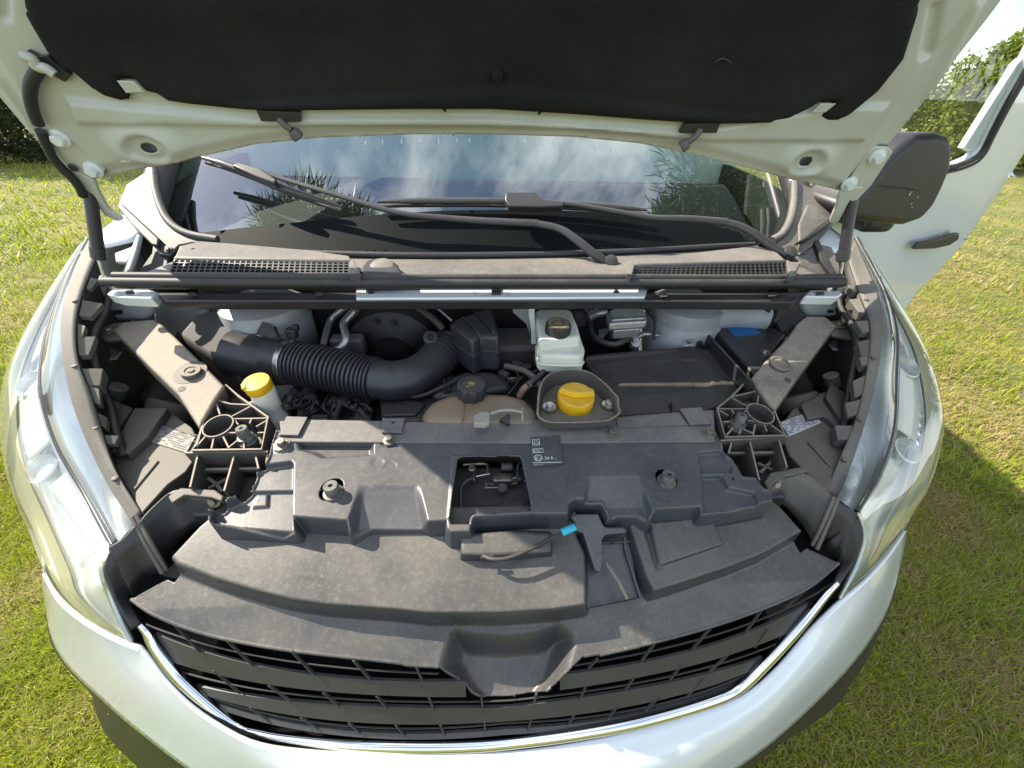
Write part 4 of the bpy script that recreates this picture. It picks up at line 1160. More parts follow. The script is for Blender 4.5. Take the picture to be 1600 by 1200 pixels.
pipe('coolant_hose', [(520, 655, 1.05), (530, 632, 1.07), (548, 622, 1.07), (562, 628, 1.05)], .013, M['hose'])
# brake servo, a black drum against the bulkhead
lathe('brake_servo', py(622, 540, .93), (0, -1, .08), [(.128, 0), (.128, .03), (.122, .038), (.118, .06), (.06, .075), (.05, .09), (.02, .092)], mat('servo black', (.006, .006, .006), .5), van, 48)
pipe('brake_pipe', [(634, 466, 1.24), (660, 472, 1.235), (681, 480, 1.23), (706, 501, 1.21)], .0028, M['alu'])
pipe('brake_hose', [(566, 477, 1.235), (604, 470, 1.235), (640, 476, 1.23), (676, 498, 1.21), (692, 514, 1.19)], .009, M['rubber'])
pipe('heater_pipe', [(505, 540, 1.16), (516, 502, 1.19), (530, 488, 1.21), (548, 476, 1.23)], .0075, M['alu'])
pipe('heater_pipe', [(560, 482, 1.225), (550, 490, 1.215), (537, 506, 1.20), (541, 528, 1.18), (534, 542, 1.165), (518, 550, 1.155)], .0085, M['alu'])
for a, b in ((546, 478), (556, 486)):
    lathe('pipe_union', pz(a, b, 1.222), (.6, .2, .6), [(.011, 0), (.012, .003), (.010, .008), (.012, .012), (.010, .02)], M['black'], van, 14)
box('heater_valve', pz(545, 540, 1.14), (.075, .035, .05), M['housing'], van, .006)
for a, b in ((614, 506), (585, 504)):
    lathe('servo_rivet', py(a, b, .862), (0, -1, .1), [(.008, 0), (.006, .004)], M['satin'], van, 12)
# washer bottle neck with yellow cap
w0 = pz(407, 604, 1.185)
wf = lathe('washer_filler', w0 - np.array((.0, .0, .16)), (0, 0, 1), [(.026, 0), (.024, .085), (.019, .095), (.019, .11), (.0215, .115), (.0215, .155), (.020, .16)], M['res'], van, 32)
wc = lathe('filler_cap', w0 + np.array((-.002, 0, -.006)), (-.03, -.16, 1), [(.0215, 0), (.0230, .002), (.0230, .012), (.0240, .013), (.0240, .018), (.0228, .0205), (.014, .0212), (.002, .0215)], M['yellow'], wf, 36)
prism('cap_tab', [w0 + np.array(v) for v in ((-.026, -.010, .014), (-.018, -.024, .013), (-.012, -.020, .014), (-.020, -.006, .015))], (0, 0, -.004), M['yellow'], wc, .001)
tube('cap_strap', [w0 + np.array((-.02, -.008, -.03)), w0 + np.array((-.034, -.010, -.04)), w0 + np.array((-.03, -.016, -.06))], .003, M['res'], wf, 6)
# coolant tank
tk = prism('coolant_tank', Z([(657, 662), (660, 640), (672, 624), (700, 613), (740, 610), (790, 611), (822, 618), (842, 640), (846, 664)], 1.150), [pz(a, b, 1.150) + np.array((dx, dy, -.11)) for (a, b), dx, dy in zip([(657, 662), (660, 640), (672, 624), (700, 613), (740, 610), (790, 611), (822, 618), (842, 640), (846, 664)], [-.012, -.012, -.01, 0, 0, 0, .01, .012, .012], [-.005, 0, .01, .012, .012, .012, .01, 0, -.005])], M['tank'], van, .022, 5, 50)
tk['label'] = 'yellowed translucent coolant tank with a black screw cap'
cpb = pz(737, 618, 1.150)
cc = lathe('tank_cap', cpb, (0, -.05, 1), [(.025, -.004), (.025, .002), (.0285, .003), (.0285, .026), (.0265, .029), (.022, .0295), (.0215, .0275), (.002, .0275)], M['cap'], tk, 72, 40, (9, .07, (2, 3)))
fcap = Fr(cpb + np.array((0, -.0015, .0280)), (1, 0, 0), (0, 1, .05))
capink = mat('faded yellow print', (.45, .46, .12), .6)
strokes('cap_print', fcap, [([np.array((-.006, .004)), np.array((0, .008)), np.array((.007, .003))], False), ([np.array((-.004, .000)), np.array((.0, .005)), np.array((.005, .0))], False), ([np.array((-.010, -.004)), np.array((-.004, -.006))], False), ([np.array((-.002, -.003)), np.array((.004, -.001))], False)], .0018, capink, cc, 0)
tube('tank_seam', Z([(722, 622), (724, 640), (722, 660)], 1.151), .0018, M['tank'], tk, 6, 8)
tube('tank_spout', [pz(812, 618, 1.15), pz(820, 606, 1.175), pz(828, 600, 1.18)], .007, mat('reddish hose', (.22, .12, .10), .5), tk, 12)
pipe('breather_hose', [(822, 603, 1.18), (838, 592, 1.18), (850, 580, 1.17), (858, 565, 1.16)], .0065, M['rubber'])
pl_ = prism('sensor_plug', Z(E2((1100, 945), (1160, 910), (1230, 920), (1225, 990), (1190, 1010), (1100, 1005)), 1.172), (0, 0, -.012), mat('beige nylon', (.36, .33, .27), .5, dust=(DUST, 20, .4)), van, .002)
tube('plug_lead', Z(E2((1230, 935), (1300, 910), (1400, 905), (1480, 920)), 1.168), .0028, pl_.data.materials[0], pl_, 8)
prism('lead_end', Z(E2((1475, 885), (1490, 885), (1490, 965), (1475, 965)), 1.17), (0, 0, -.01), pl_.data.materials[0], pl_, .001)
prism('lead_bracket', Z(E2((1300, 975), (1370, 930), (1385, 930), (1385, 1010), (1370, 1010)), 1.162), (0, 0, -.008), M['black'], pl_, .001)
# oil filler in its tray
rim = [pz(a, b, 1.190) for a, b in E3((210, 980), (215, 890), (230, 820), (265, 755), (340, 707), (470, 690), (590, 707), (700, 780), (770, 850), (845, 940), (835, 980), (790, 1008), (740, 1030), (330, 1042), (240, 1015))]
fr_ = [p * .94 + np.mean(rim, 0) * .06 - np.array((0, 0, .032)) for p in rim]
tr = prism('filler_tray', [p + np.array((0, 0, .002)) for p in fr_], (0, 0, -.004), M['housing'], van, .001)
tr['label'] = 'grey tray holding the yellow oil filler cap'
V, fs = [], []
n_ = len(rim)
rs3 = spline(rim + [rim[0]], 64)[:-1]; fs3 = spline(fr_ + [fr_[0]], 64)[:-1]
ctr = np.mean(rim, 0)
for a, b in zip(rs3, fs3):
    o_ = (a - ctr); o_ = o_ / np.linalg.norm(o_) * .0035
    hh = .0 if a[1] > ctr[1] - .02 else -.016
    V += [a + np.array((0, 0, hh)), a + o_ + np.array((0, 0, hh)), b + o_, b]
for i in range(len(rs3)):
    j = (i + 1) % len(rs3)
    for k in range(4): fs.append((4 * i + k, 4 * i + (k + 1) % 4, 4 * j + (k + 1) % 4, 4 * j + k))
me = mesh('tray_wall', V, fs); fix_normals(me); obj('tray_wall', me, M['arm'], tr, 40)
ob = pz(899, 632, 1.165)
oc = lathe('oil_cap', ob - np.array((0, -.006, 0)), (0, -.08, 1), [(.034, -.004), (.0345, 0), (.0345, .018), (.0335, .021), (.0315, .0225), (.0305, .0215), (.002, .0215)], M['yellow'], tr, 48)
u_ = np.array((.98, -.15, 0)); v_ = np.array((.15, .98, 0)); o0 = ob + np.array((0, .004, .021))
gp_ = [o0 + u_ * (.031 * c) + v_ * (w * (1 - .35 * abs(c))) for c, w in ((-1, .006), (-.6, .016), (0, .019), (.6, .014), (1, .010), (1, -.008), (.6, -.010), (0, -.013), (-.6, -.010), (-1, -.004))]
prism('cap_grip', [p + np.array((0, 0, .0125)) for p in gp_], [p + (p - o0) * .12 for p in gp_], M['yellow'], oc, .004, 3)
for a, b in E3((292, 985), (755, 965)): hexbolt(pz(a, b, 1.166), .0075, .010, tr, M['steel'])
for pts in (E3((225, 1035), (350, 1040), (350, 1110), (240, 1115)), E3((705, 1035), (805, 1010), (805, 1060), (715, 1065))):
    prism('tray_foot', Z(pts, 1.155), (0, 0, -.02), M['housing'], tr, .003)
# brake fluid reservoir
br_t = Z(E3((180, 232), (205, 212), (420, 210), (466, 222), (510, 330), (540, 430), (210, 470)), 1.232)
bf = prism('brake_reservoir', br_t, [p + np.array((0, -.004, -.03)) for p in br_t], M['res'], van, .007, 4)
bf['label'] = 'milky brake fluid reservoir with a black cap'
lw = Z(E3((195, 440), (530, 400), (572, 520), (565, 560), (530, 585), (230, 575), (200, 540)), 1.212)
prism('reservoir_base', lw, [p + np.array((0, 0, -.045)) for p in lw], M['res'], bf, .008, 4)
tube('reservoir_seam', [p + np.array((0, -.002, -.02)) for p in lw[3:] + lw[:1]], .003, M['res'], bf, 6, 20)
rb = pz(*E3((356, 395))[0], 1.232)
cp2 = lathe('reservoir_cap', rb, (0, -.04, 1), [(.0265, -.003), (.0270, .0), (.0270, .018), (.0255, .021), (.022, .0215)], M['cap'], bf, 72, 40, (24, .03, (1, 2)))
fc2 = Fr(rb + np.array((0, -.001, .0218)), (1, 0, 0), (0, 1, .04))
gold = mat('gold print', (.42, .36, .13), .45)
ringl = [(list(np.array(ellipse((0, 0), .0195, .0195, 30))), True), (list(np.array(ellipse((0, 0), .0055, .0055, 18))), True), (list(np.array(ellipse((0, 0), .0025, .0025, 12))), True)]
for k in range(26):
    a = k / 26 * 6.283 + .1
    if rsd.random() < .85: ringl.append(([np.array((math.cos(a), math.sin(a))) * .0135, np.array((math.cos(a), math.sin(a))) * .0172], False))
for k in range(14):
    a = k / 14 * 6.283
    if rsd.random() < .75: ringl.append(([np.array((math.cos(a), math.sin(a))) * .0082, np.array((math.cos(a), math.sin(a))) * .0108], False))
strokes('cap_print', fc2, ringl, .0013, gold, cp2, 0)
# white bracket beside it
wb = prism('support_bracket', [py(a, b, .80) for a, b in E3((130, 150), (185, 130), (175, 250), (190, 430), (195, 520), (170, 645), (140, 650), (150, 520), (150, 400), (128, 260))], (.002, .012, 0), M['white'], van, .002)
prism('bracket_web', [py(a, b, .83) for a, b in E3((20, 110), (135, 120), (130, 250), (145, 420), (110, 330), (5, 240))], (0, .004, 0), M['bay'], wb, .001)
prism('bracket_foot', Z(E3((180, 560), (330, 590), (180, 625)), 1.16), (0, 0, -.004), M['bay'], wb, .001)
# pump block with its pipes
pb_t = Z(E3((735, 245), (860, 190), (1000, 170), (1055, 255), (1058, 300), (760, 320)), 1.225)
pbk = prism('master_cylinder_tank', pb_t, [p + np.array((0, -.003, -.022)) for p in pb_t], M['alu'], van, .006, 3)
prism('tank_lid', [p * .9 + np.mean(pb_t, 0) * .1 + np.array((0, 0, .006)) for p in pb_t], (0, 0, -.01), M['alu'], pbk, .004)
prism('tank_neck', [p * .75 + np.mean(pb_t, 0) * .25 + np.array((0, -.006, -.02)) for p in pb_t], (0, 0, -.03), M['alu'], pbk, .006)
tube('inlet_pipe', [pz(918, 496, 1.21), pz(932, 490, 1.215), pz(948, 487, 1.22)], .011, M['alu'], pbk, 16)
tube('feed_hose', [pz(870, 470, 1.24), pz(895, 470, 1.235), pz(912, 480, 1.225), pz(922, 492, 1.21)], .010, M['rubber'], pbk, 12)
lathe('valve_body', pz(990, 540, 1.15), (-.1, -.6, .7), [(.012, 0), (.0125, .022), (.011, .024)], M['alu'], pbk, 20)
tube('valve_stem', [pz(985, 532, 1.17), pz(1005, 522, 1.175), pz(1030, 524, 1.17)], [.010, .007, .004], M['alu'], pbk, 12)
prism('mounting_ear', Z(E3((680, 370), (790, 360), (740, 400), (715, 435), (675, 430)), 1.17), (0, 0, -.004), M['alu'], pbk, .001)
tube('drain_hose', Z([(922, 500), (926, 522), (940, 534), (962, 538), (985, 528)], 1.17), .007, M['rubber'], pbk, 12)
pipe('brake_line', [(925, 475, 1.22), (960, 470, 1.225), (1000, 478, 1.22), (1022, 500, 1.20), (1022, 530, 1.17)], .003, M['rubber'])
box('connector_block', pz(905, 498, 1.19), (.03, .03, .03), M['black'], van, .003)
# flat black engine cover
FE = Fr(pz(1000, 600, 1.145), (1, -.05, 0), (0, 1, .06))
ecp = [(912, 560), (930, 556), (1000, 550), (1057, 546), (1060, 543), (1098, 543), (1114, 547), (1134, 575), (1153, 607), (1150, 626), (1104, 640), (966, 648), (938, 600)]
ins = E3((672, 655), (900, 632), (1330, 610), (1430, 610), (1500, 680), (1570, 790), (1540, 830), (1400, 845), (880, 890), (745, 780))
ins2 = E3((1330, 612), (1440, 615), (1500, 680), (1565, 800), (1530, 825), (1440, 835))
flat = relief('engine_top_cover', FE, FE.pts(ecp), [(FE.pts(ins), -.0018, .003, 'add'), (FE.pts(ins2), -.0012, .003, 'add'), (FE.pts(E3((560, 570), (1280, 515), (1300, 545), (580, 610))), .004, .008, 'add')], M['black'], van, .0025, (), .02)
flat['label'] = 'flat black engine top cover with an embossed panel'
for x, y in ((1268, 772), (1290, 812), (1368, 735)): lathe('paint_fleck', FE.p3(*E3((x, y))[0], -.006), FE.n, [(.0030, 0), (.0028, .0008)], M['print'], flat, 9)
# battery with blue label
FBt = Fr(pz(1160, 530, 1.175), (1, 0, 0), (0, 1, 0))
bat = prism('battery', Z([(1106, 502), (1184, 500), (1228, 522), (1196, 566), (1182, 588)], 1.175), (0, 0, -.15), M['satin'], van, .004)
bat['label'] = 'black battery with a blue label'
prism('battery_label', Z(E4((355, 335), (555, 323), (648, 408), (440, 430)), 1.176), (0, 0, -.0008), M['blue'], bat, 0)
wall('battery_tray_rim', FBt, [(1094, 508), (1130, 548), (1176, 598)], .004, .03, .006, M['black'], bat)
box('battery_clip', pz(1110, 500, 1.182), (.025, .012, .012), M['black'], bat, .002)
hexbolt(pz(1196, 551, 1.176), .006, .006, bat, M['steel'], 'terminal_nut')
pipe('battery_lead', [(1205, 466, 1.23), (1216, 480, 1.22), (1212, 500, 1.20), (1204, 508, 1.18)], .008, M['rubber'])
pipe('battery_lead', [(1160, 478, 1.23), (1185, 478, 1.225), (1204, 486, 1.22)], .006, M['rubber'])
# dark structure deep beside the arms
for s, pts in ((-1, [(200, 560), (240, 600), (270, 640), (230, 635), (190, 600)]), (1, [(1290, 560), (1260, 600), (1240, 630), (1280, 600), (1310, 570)])):
    prism('wheel_arch_liner', Z(pts, 1.04), (0, 0, -.1), M['dark'], van, .01, 3)
for p in ([(170, 570, 1.1), (185, 585, 1.08), (180, 615, 1.06)], [(195, 545, 1.12), (190, 575, 1.09), (205, 600, 1.05)], [(1300, 545, 1.12), (1295, 575, 1.08), (1280, 600, 1.05)]): pipe('wire', p, .004, M['rubber'])
for pts, z in (([(158, 553), (190, 549), (182, 560), (160, 563)], 1.155), ([(1295, 537), (1312, 538), (1318, 547), (1302, 546)], 1.155)):
    pl2 = prism('wing_clip', Z(pts, z), (0, 0, -.003), M['bay'], van, .0006, 1)
    lathe('clip_stud', pz(np.mean([p[0] for p in pts]), np.mean([p[1] for p in pts]) - 3, z), (0, 0, 1), [(.014, 0), (.014, .003), (.011, .004), (.011, .007), (.008, .009), (.008, .012)], M['housing'], pl2, 18)
# ================================================================== scuttle: bar, seal, vents, windscreen, wipers
YB, ZB = .772, 1.302
def bar(name, px, m, dz=0.0, par=None, z=ZB): return prism(name, [pz(a, b, z + dz) for a, b in px], (0, .006, -.022), m, par or van, .0025, 2)
cb_ = bar('scuttle_crossbar', [(240, 457), (560, 457), (1010, 456), (1262, 456), (1240, 472), (1000, 470), (560, 470), (258, 470)], M['satin'], -.002)
cb_['label'] = 'crossbar in white and black sections under the rubber seal'
bar('white_section', [(556, 453), (700, 452.5), (1012, 452), (1008, 464), (870, 465), (556, 466)], M['white'], .003, cb_)
bar('white_section', [(166, 459), (175, 452), (232, 452), (246, 456), (236, 466), (184, 464)], M['white'], .004, cb_)
bar('white_section', [(1266, 453), (1312, 454), (1317, 459), (1308, 464), (1258, 463)], M['white'], .004, cb_)
for a, b in ((580, 458), (963, 457)): hexbolt(pz(a, b, ZB + .003), .0045, .004, cb_, M['satin'], 'bar_screw', (0, -.3, 1), 1.4)
for a, b in ((202, 456), (300, 459), (498, 459), (1036, 461), (1206, 460), (1281, 458)):
    prism('bar_slot', [pz(a + dx, b + dy, ZB + .0062) for dx, dy in ((-6, -2), (6, -3), (7, 2), (-5, 3))], (0, 0, -.0012), M['dark'], cb_, 0)
for a in (543, 870, 975): tube('bar_pin', [pz(a + 8, 464, ZB - .01), pz(a + 8, 464, ZB - .03)], .004, M['steel'], cb_, 8, 3)
prism('seal_clip', [pz(a, b, ZB + .008) for a, b in ((768, 447), (783, 447), (783, 458), (768, 458))], (0, 0, -.010), M['black'], cb_, .001)
pen = mat('grease pencil', (.25, .24, .25), .7)
FBar = Fr(pz(740, 460, ZB + .0035), (1, 0, 0), (0, 1, 0))
sc = lambda *p: [np.array(FBar.at(*k)) for k in p]
strokes('pencil_mark', FBar, [(sc((738, 457), (743, 456), (741, 461), (746, 460)), False), (sc((752, 462), (764, 462)), False), (sc((788, 456), (796, 458), (792, 463)), False)], .0012, pen, cb_, .0006)
seal = tube('scuttle_seal', [pz(a, b, 1.326) for a, b in ((160, 441), (176, 441), (300, 442), (540, 443), (740, 443), (1000, 443), (1200, 443), (1300, 442), (1317, 440))], .0095, M['rubber'], van, 14, 80)
seal['label'] = 'black double lipped rubber seal across the scuttle'
tube('seal_lip', [pz(a, b, 1.335) for a, b in ((178, 431), (300, 432), (540, 434), (740, 434), (1000, 434), (1200, 434), (1312, 433))], .0075, M['rubber'], seal, 12, 80)
tube('seal_lip', [pz(a, b, 1.318) for a, b in ((170, 446), (300, 447), (540, 447.5), (740, 447.5), (1000, 447.5), (1200, 447), (1316, 445))], .006, M['satin'], seal, 10, 80)
# windscreen plane
FW = Fr((0, .92, 1.335), (1, 0, 0), (0, 1, .70))
wsag = lambda x, y: -.07 * x * x - .02 * x ** 4
M['glass'] = clear('windscreen glass', (.66, .78, .73), .24)
ws_out = FW.pts([(242, 262), (246, 300), (258, 335), (276, 354), (300, 364), (400, 382), (560, 394), (700, 398), (850, 396), (1000, 388), (1120, 376), (1200, 368), (1222, 355), (1236, 320), (1243, 285)]) + [(.78, .60), (.70, .86), (.45, .92), (0, .94), (-.45, .92), (-.70, .86), (-.80, .60)]
wsn = relief('windscreen', FW, ws_out, [], M['glass'], van, .012, (), 0, wsag, 180)
wsn['label'] = 'windscreen reflecting clouds and trees'
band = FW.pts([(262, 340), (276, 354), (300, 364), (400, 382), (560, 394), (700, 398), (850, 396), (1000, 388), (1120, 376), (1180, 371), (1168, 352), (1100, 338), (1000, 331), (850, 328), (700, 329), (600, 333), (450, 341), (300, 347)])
relief('dark_reflection_band', FW, band, [], mat('matt black band', (.005, .008, .008), .6, spec=.08), wsn, .008, (), 0, lambda x, y: wsag(x, y) + .0012, 180)  # matt black stands in for the dark reflection low in the glass
def on_glass(a, b):
    x, y = FW.at(a, b)
    x, y = FW.at(a, b, float(wsag(np.array([x]), y)[0]))
    return np.array((x, y))
V_, F_ = [], []
for a in (571, 598, 627, 656, 685, 714, 733, 820, 848, 875, 902, 929, 954):
    b = 217 + .0004 * (a - 760) ** 2 * (1 if a > 760 else .3)
    p0_, p1_ = on_glass(a, b), on_glass(a + .5, b + 6.5)
    v_, f_ = strip3('', FW, [p0_, p1_], .0011, None, None, float(wsag(np.array([p0_[0]]), 0)[0]) + .0015)
    F_ += [tuple(i + len(V_) for i in q_) for q_ in f_]; V_ += v_
obj('screen_marks', mesh('screen_marks', V_, F_), mat('faded marks', (.30, .32, .32), .6), wsn)

# scuttle panel between seal and glass
cow = loft('scuttle_panel', [[pz(a, b, 1.322) for a, b in ((200, 437), (400, 437), (740, 437), (1000, 437), (1300, 435))], [pz(a, b, 1.330) for a, b in ((262, 412), (400, 415), (740, 420), (1000, 418), (1240, 410))],
        [FW.to3(x, FW.at(a, b)[1], wsag(np.array([x]), 0)[0] - .006) for a, b in ((270, 380), (400, 388), (560, 397), (740, 400), (900, 396), (1050, 385), (1180, 372)) for x in [FW.at(a, b)[0]]]], M['trim'], van, 60, 6, 60, .004)
cow['label'] = 'sunlit grey scuttle panel below the windscreen'
tube('screen_lower_seal', [FW.to3(x, FW.at(a, b)[1], wsag(np.array([x]), 0)[0] + .002) for a, b in ((300, 366), (340, 374), (400, 383), (560, 395.5), (700, 399.5), (850, 397.5), (1000, 389.5), (1120, 377.5), (1190, 370)) for x in [FW.at(a, b)[0]]], .007, M['satin'], wsn, 10, 80)
def vent(px_top, px_grid, label):
    """raised cover with a mesh of real openings"""
    zt = 1.352
    t3 = [pz(a, b, zt) for a, b in px_top]
    v_ = prism('air_vent', t3, (0, -.006, -.02), M['trim'], cow, .004, 3)
    tl, tr_, br_, bl_ = [pz(a, b, z) for (a, b), z in zip(px_grid, (1.350, 1.350, 1.334, 1.334))]
    nrm = np.cross(tr_ - tl, bl_ - tl); nrm /= np.linalg.norm(nrm)
    if nrm[2] < 0: nrm = -nrm
    prism('vent_well', [p - nrm * .012 for p in (tl, tr_, br_, bl_)], -nrm * .004, M['dark'], v_, 0)
    nc = max(8, int(np.linalg.norm(tr_ - tl) / .0105)); nr = 5
    V, fs = [], []
    def barq(a, b, w):
        t = (b - a) / np.linalg.norm(b - a); s_ = np.cross(nrm, t) * w
        k = len(V)
        for p in (a, b):
            V.extend([p + s_ + nrm * .001, p - s_ + nrm * .001, p - s_ - nrm * .007, p + s_ - nrm * .007])
        for q_ in range(4): fs.append((k + q_, k + (q_ + 1) % 4, k + 4 + (q_ + 1) % 4, k + 4 + q_))
    for i in range(nc + 1):
        t = i / nc
        barq(tl * (1 - t) + tr_ * t, bl_ * (1 - t) + br_ * t, .0013)
    for j in range(nr + 1):
        t = j / nr
        barq(tl * (1 - t) + bl_ * t, tr_ * (1 - t) + br_ * t, .0012)
    me = mesh('vent_mesh', V, fs); fix_normals(me)
    o = obj('vent_mesh', me, M['black'], v_); o['kind'] = 'stuff'
    return v_
vL = vent([(272, 402), (280, 384), (312, 376), (400, 383), (480, 390), (546, 399), (550, 406)], [(275, 401), (546, 406), (545, 427), (266, 426)], '')
vR = vent([(992, 412), (990, 406), (1060, 397), (1150, 387), (1182, 383), (1215, 394), (1228, 406)], [(993, 412), (1227, 406), (1232, 431), (988, 428)], '')
prism('vent_end', [pz(a, b, 1.35) for a, b in ((546, 404), (552, 404), (563, 426), (545, 427))], (0, 0, -.02), M['trim'], vL, .002)
prism('vent_end', [pz(a, b, 1.35) for a, b in ((986, 408), (993, 411), (988, 428), (979, 426))], (0, 0, -.02), M['trim'], vR, .002)
prism('vent_end', [pz(a, b, 1.35) for a, b in ((1228, 404), (1236, 408), (1252, 410), (1244, 428), (1233, 430))], (0, 0, -.02), M['trim'], vR, .004)
pf = prism('filler_surround', [pz(a, b, 1.346) for a, b in ((562, 420), (572, 406), (588, 402), (608, 403), (622, 412), (628, 426), (566, 426))], (0, -.004, -.02), M['satin'], cow, .006, 3)
lathe('washer_filler_lid', pz(597, 417, 1.344), (0, -.35, 1), [(.023, 0), (.023, .003), (.019, .0045), (.002, .0046)], M['trim'], pf, 32)
lathe('trim_stud', pz(300, 388, 1.353), (0, -.2, 1), [(.004, 0), (.003, .001)], M['black'], vL, 12)
# side trims of the windscreen
w3 = lambda a, b, h=0.0: FW.p3(a, b, h)
def trim(par, name, px, h0, th, m, bev=.004): return prism(name, [w3(a, b, h0) for a, b in px], -FW.n * th, m, par, bev, 3)
tL = trim(van, 'pillar_trim', [(196, 288), (236, 262), (243, 300), (256, 336), (274, 356), (300, 368), (340, 374), (338, 384), (300, 380), (280, 384), (264, 400), (248, 398), (238, 380), (205, 345), (182, 322)], .004, .02, M['satin'])
trim(tL, 'pillar_gutter', [(182, 322), (190, 318), (248, 372), (246, 384), (236, 382), (206, 352)], .014, .02, M['black'], .003)
tube('screen_side_seal', [w3(a, b, .004) for a, b in ((240, 262), (244, 300), (257, 336), (275, 356), (300, 367), (340, 374))], .008, M['trim'], tL, 10, 40)
hexbolt(w3(262, 389, .006), .005, .003, tL, M['satin'], 'trim_screw', FW.n)
trim(van, 'scuttle_side', [(238, 380), (264, 400), (262, 430), (215, 430), (222, 415), (236, 395)], -.004, .02, M['black'])
tR = trim(van, 'pillar_trim', [(1240, 284), (1266, 292), (1300, 315), (1316, 335), (1290, 365), (1262, 395), (1245, 400), (1228, 392), (1205, 386), (1222, 372), (1234, 345), (1240, 310)], .004, .02, M['trim'])
trim(tR, 'pillar_step', [(1262, 318), (1282, 326), (1296, 340), (1270, 385), (1250, 398), (1248, 350)], .010, .014, M['trim'], .004)
tube('screen_side_seal', [w3(a, b, .004) for a, b in ((1241, 284), (1240, 315), (1234, 345), (1222, 366), (1206, 376))], .010, M['trim'], tR, 10, 40)
trim(van, 'scuttle_side', [(1272, 378), (1300, 385), (1312, 410), (1316, 432), (1296, 432), (1244, 428), (1250, 408), (1240, 400), (1258, 396)], .002, .02, M['trim'])
trim(tR, 'hinge_rubber', [(1300, 334), (1278, 350), (1246, 378), (1262, 374), (1290, 356), (1304, 345)], .03, .02, M['rubber'], .005)
trim(van, 'drain_lip', [(1272, 376), (1280, 374), (1294, 405), (1306, 424), (1300, 430), (1284, 408)], .012, .01, M['rubber'], .002)
dl = trim(van, 'wing_flange', [(213, 365), (205, 385), (178, 395), (180, 410), (196, 410), (192, 425), (182, 430), (190, 432), (204, 420), (214, 390), (219, 366)], .020, .01, M['bay'], .003)
# wipers
def wiper(pivot, knee, armp, head, blade, label, cap_r=.016):
    W = lambda P: [w3(a, b, h) for a, b, h in P]
    k = tube('wiper', W(knee), [.011, .0115, .011, .010, .0095], M['satin'], van, 12, 40, 70, .6, up=FW.n)
    k['label'] = label
    tube('wiper_arm', W(armp), [.0100, .0088, .0075, .0065, .006, .0058], M['satin'], k, 10, 50, 70, .65, up=FW.n)
    lathe('pivot_cap', w3(*pivot, .018), FW.n, [(cap_r, 0), (cap_r, .010), (cap_r * .85, .015), (.003, .017)], M['satin'], k, 26)
    prism('blade_clip', [w3(a, b, .050) for a, b in head], -FW.n * .018, M['satin'], k, .003, 3)
    b_ = tube('wiper_blade', W(blade), [.004, .0085, .0085, .0085, .0085, .004], M['satin'], k, 10, 60, 70, .7, up=FW.n)
    tube('blade_rubber', [p - FW.n * .014 for p in W(blade)], .0045, M['rubber'], b_, 6, 40)
    return k
wiper((953, 412), [(953, 412, .022), (930, 398, .030), (905, 378, .036), (875, 358, .036), (838, 349, .034)], [(840, 349, .034), (770, 346, .034), (700, 341, .034), (620, 332, .036), (530, 306, .040), (440, 279, .042), (400, 266, .044)], [(362, 258), (372, 253), (405, 262), (432, 280), (428, 286), (400, 276)],
      [(316, 246, .026), (350, 256, .028), (400, 275, .028), (450, 296, .026), (530, 322, .022)], 'wiper whose arm sweeps up past the bonnet corner')
wiper((1230, 398), [(1230, 398, .022), (1205, 384, .028), (1180, 366, .034), (1158, 354, .036), (1134, 347, .036)], [(1136, 347, .036), (1080, 342, .036), (1020, 340, .036), (960, 330, .038), (900, 320, .040), (860, 316, .042), (835, 312, .044)], [(789, 312), (790, 300), (838, 299), (850, 311), (882, 314), (880, 322), (840, 323), (796, 322)],
      [(590, 315, .024), (640, 314, .026), (770, 314, .028), (900, 319, .026), (980, 325, .024), (1010, 328, .022)], 'wiper lying flat along the lower windscreen')
# gas struts
for pts, lab in (((py(139, 292, .865), py(155, 405, .84), py(164, 436, .833)), 'gas strut on the sunlit side'), ((py(1332, 312, .865), py(1316, 408, .84), py(1312, 436, .833)), 'gas strut on the door side')):
    st = tube('gas_strut', [pts[0], pts[1]], .0105, M['satin'], van, 16, 4)
    st['label'] = lab
    d_ = pts[1] - pts[0]
    lathe('strut_collar', pts[1] - d_ * .18, d_, [(.0125, 0), (.0128, .004), (.0128, np.linalg.norm(d_) * .16), (.010, np.linalg.norm(d_) * .18)], M['satin'], st, 18)
    tube('strut_rod', [pts[1], pts[2]], .0038, M['steel'], st, 10, 3)
    lathe('strut_ball', pts[2], (0, -.5, .5), [(.007, -.006), (.009, 0), (.007, .006)], M['steel'], st, 14)
# cab interior seen through the glass
dash = loft('dashboard', [[(x, 1.00, 1.24) for x in (-.75, 0, .75)], [(x, 1.20, 1.30) for x in (-.78, 0, .78)], [(x, 1.48, 1.385) for x in (-.80, 0, .80)], [(x, 1.52, 1.34) for x in (-.80, 0, .80)], [(x, 1.50, 1.0) for x in (-.80, 0, .80)]], mat('dash plastic', (.012, .013, .013), .7), van, 20, 4, 60)
cabm = mat('pale cab lining', (.70, .78, .74), .7)
loft('cab_bulkhead', [[(x, 2.30 - .65 * abs(x), .60) for x in (-.93, -.5, 0, .5, .93)], [(x, 2.25 - .62 * abs(x), 1.4) for x in (-.93, -.5, 0, .5, .93)], [(x, 2.05 - .3 * abs(x), 1.86) for x in (-.88, -.5, 0, .5, .88)], [(x, 1.78, 1.88) for x in (-.80, -.5, 0, .5, .80)]], cabm, van, 20, 4, 60, .01)
for sd in (-1, 1):
    loft('cab_side_trim', [[(sd * .87, 1.04, 1.36), (sd * .88, 1.4, 1.41), (sd * .90, 1.95, 1.42)], [(sd * .88, 1.04, .7), (sd * .89, 1.4, .7), (sd * .90, 1.95, .7)]], dash.data.materials[0], van, 10, 3, 60, .02)
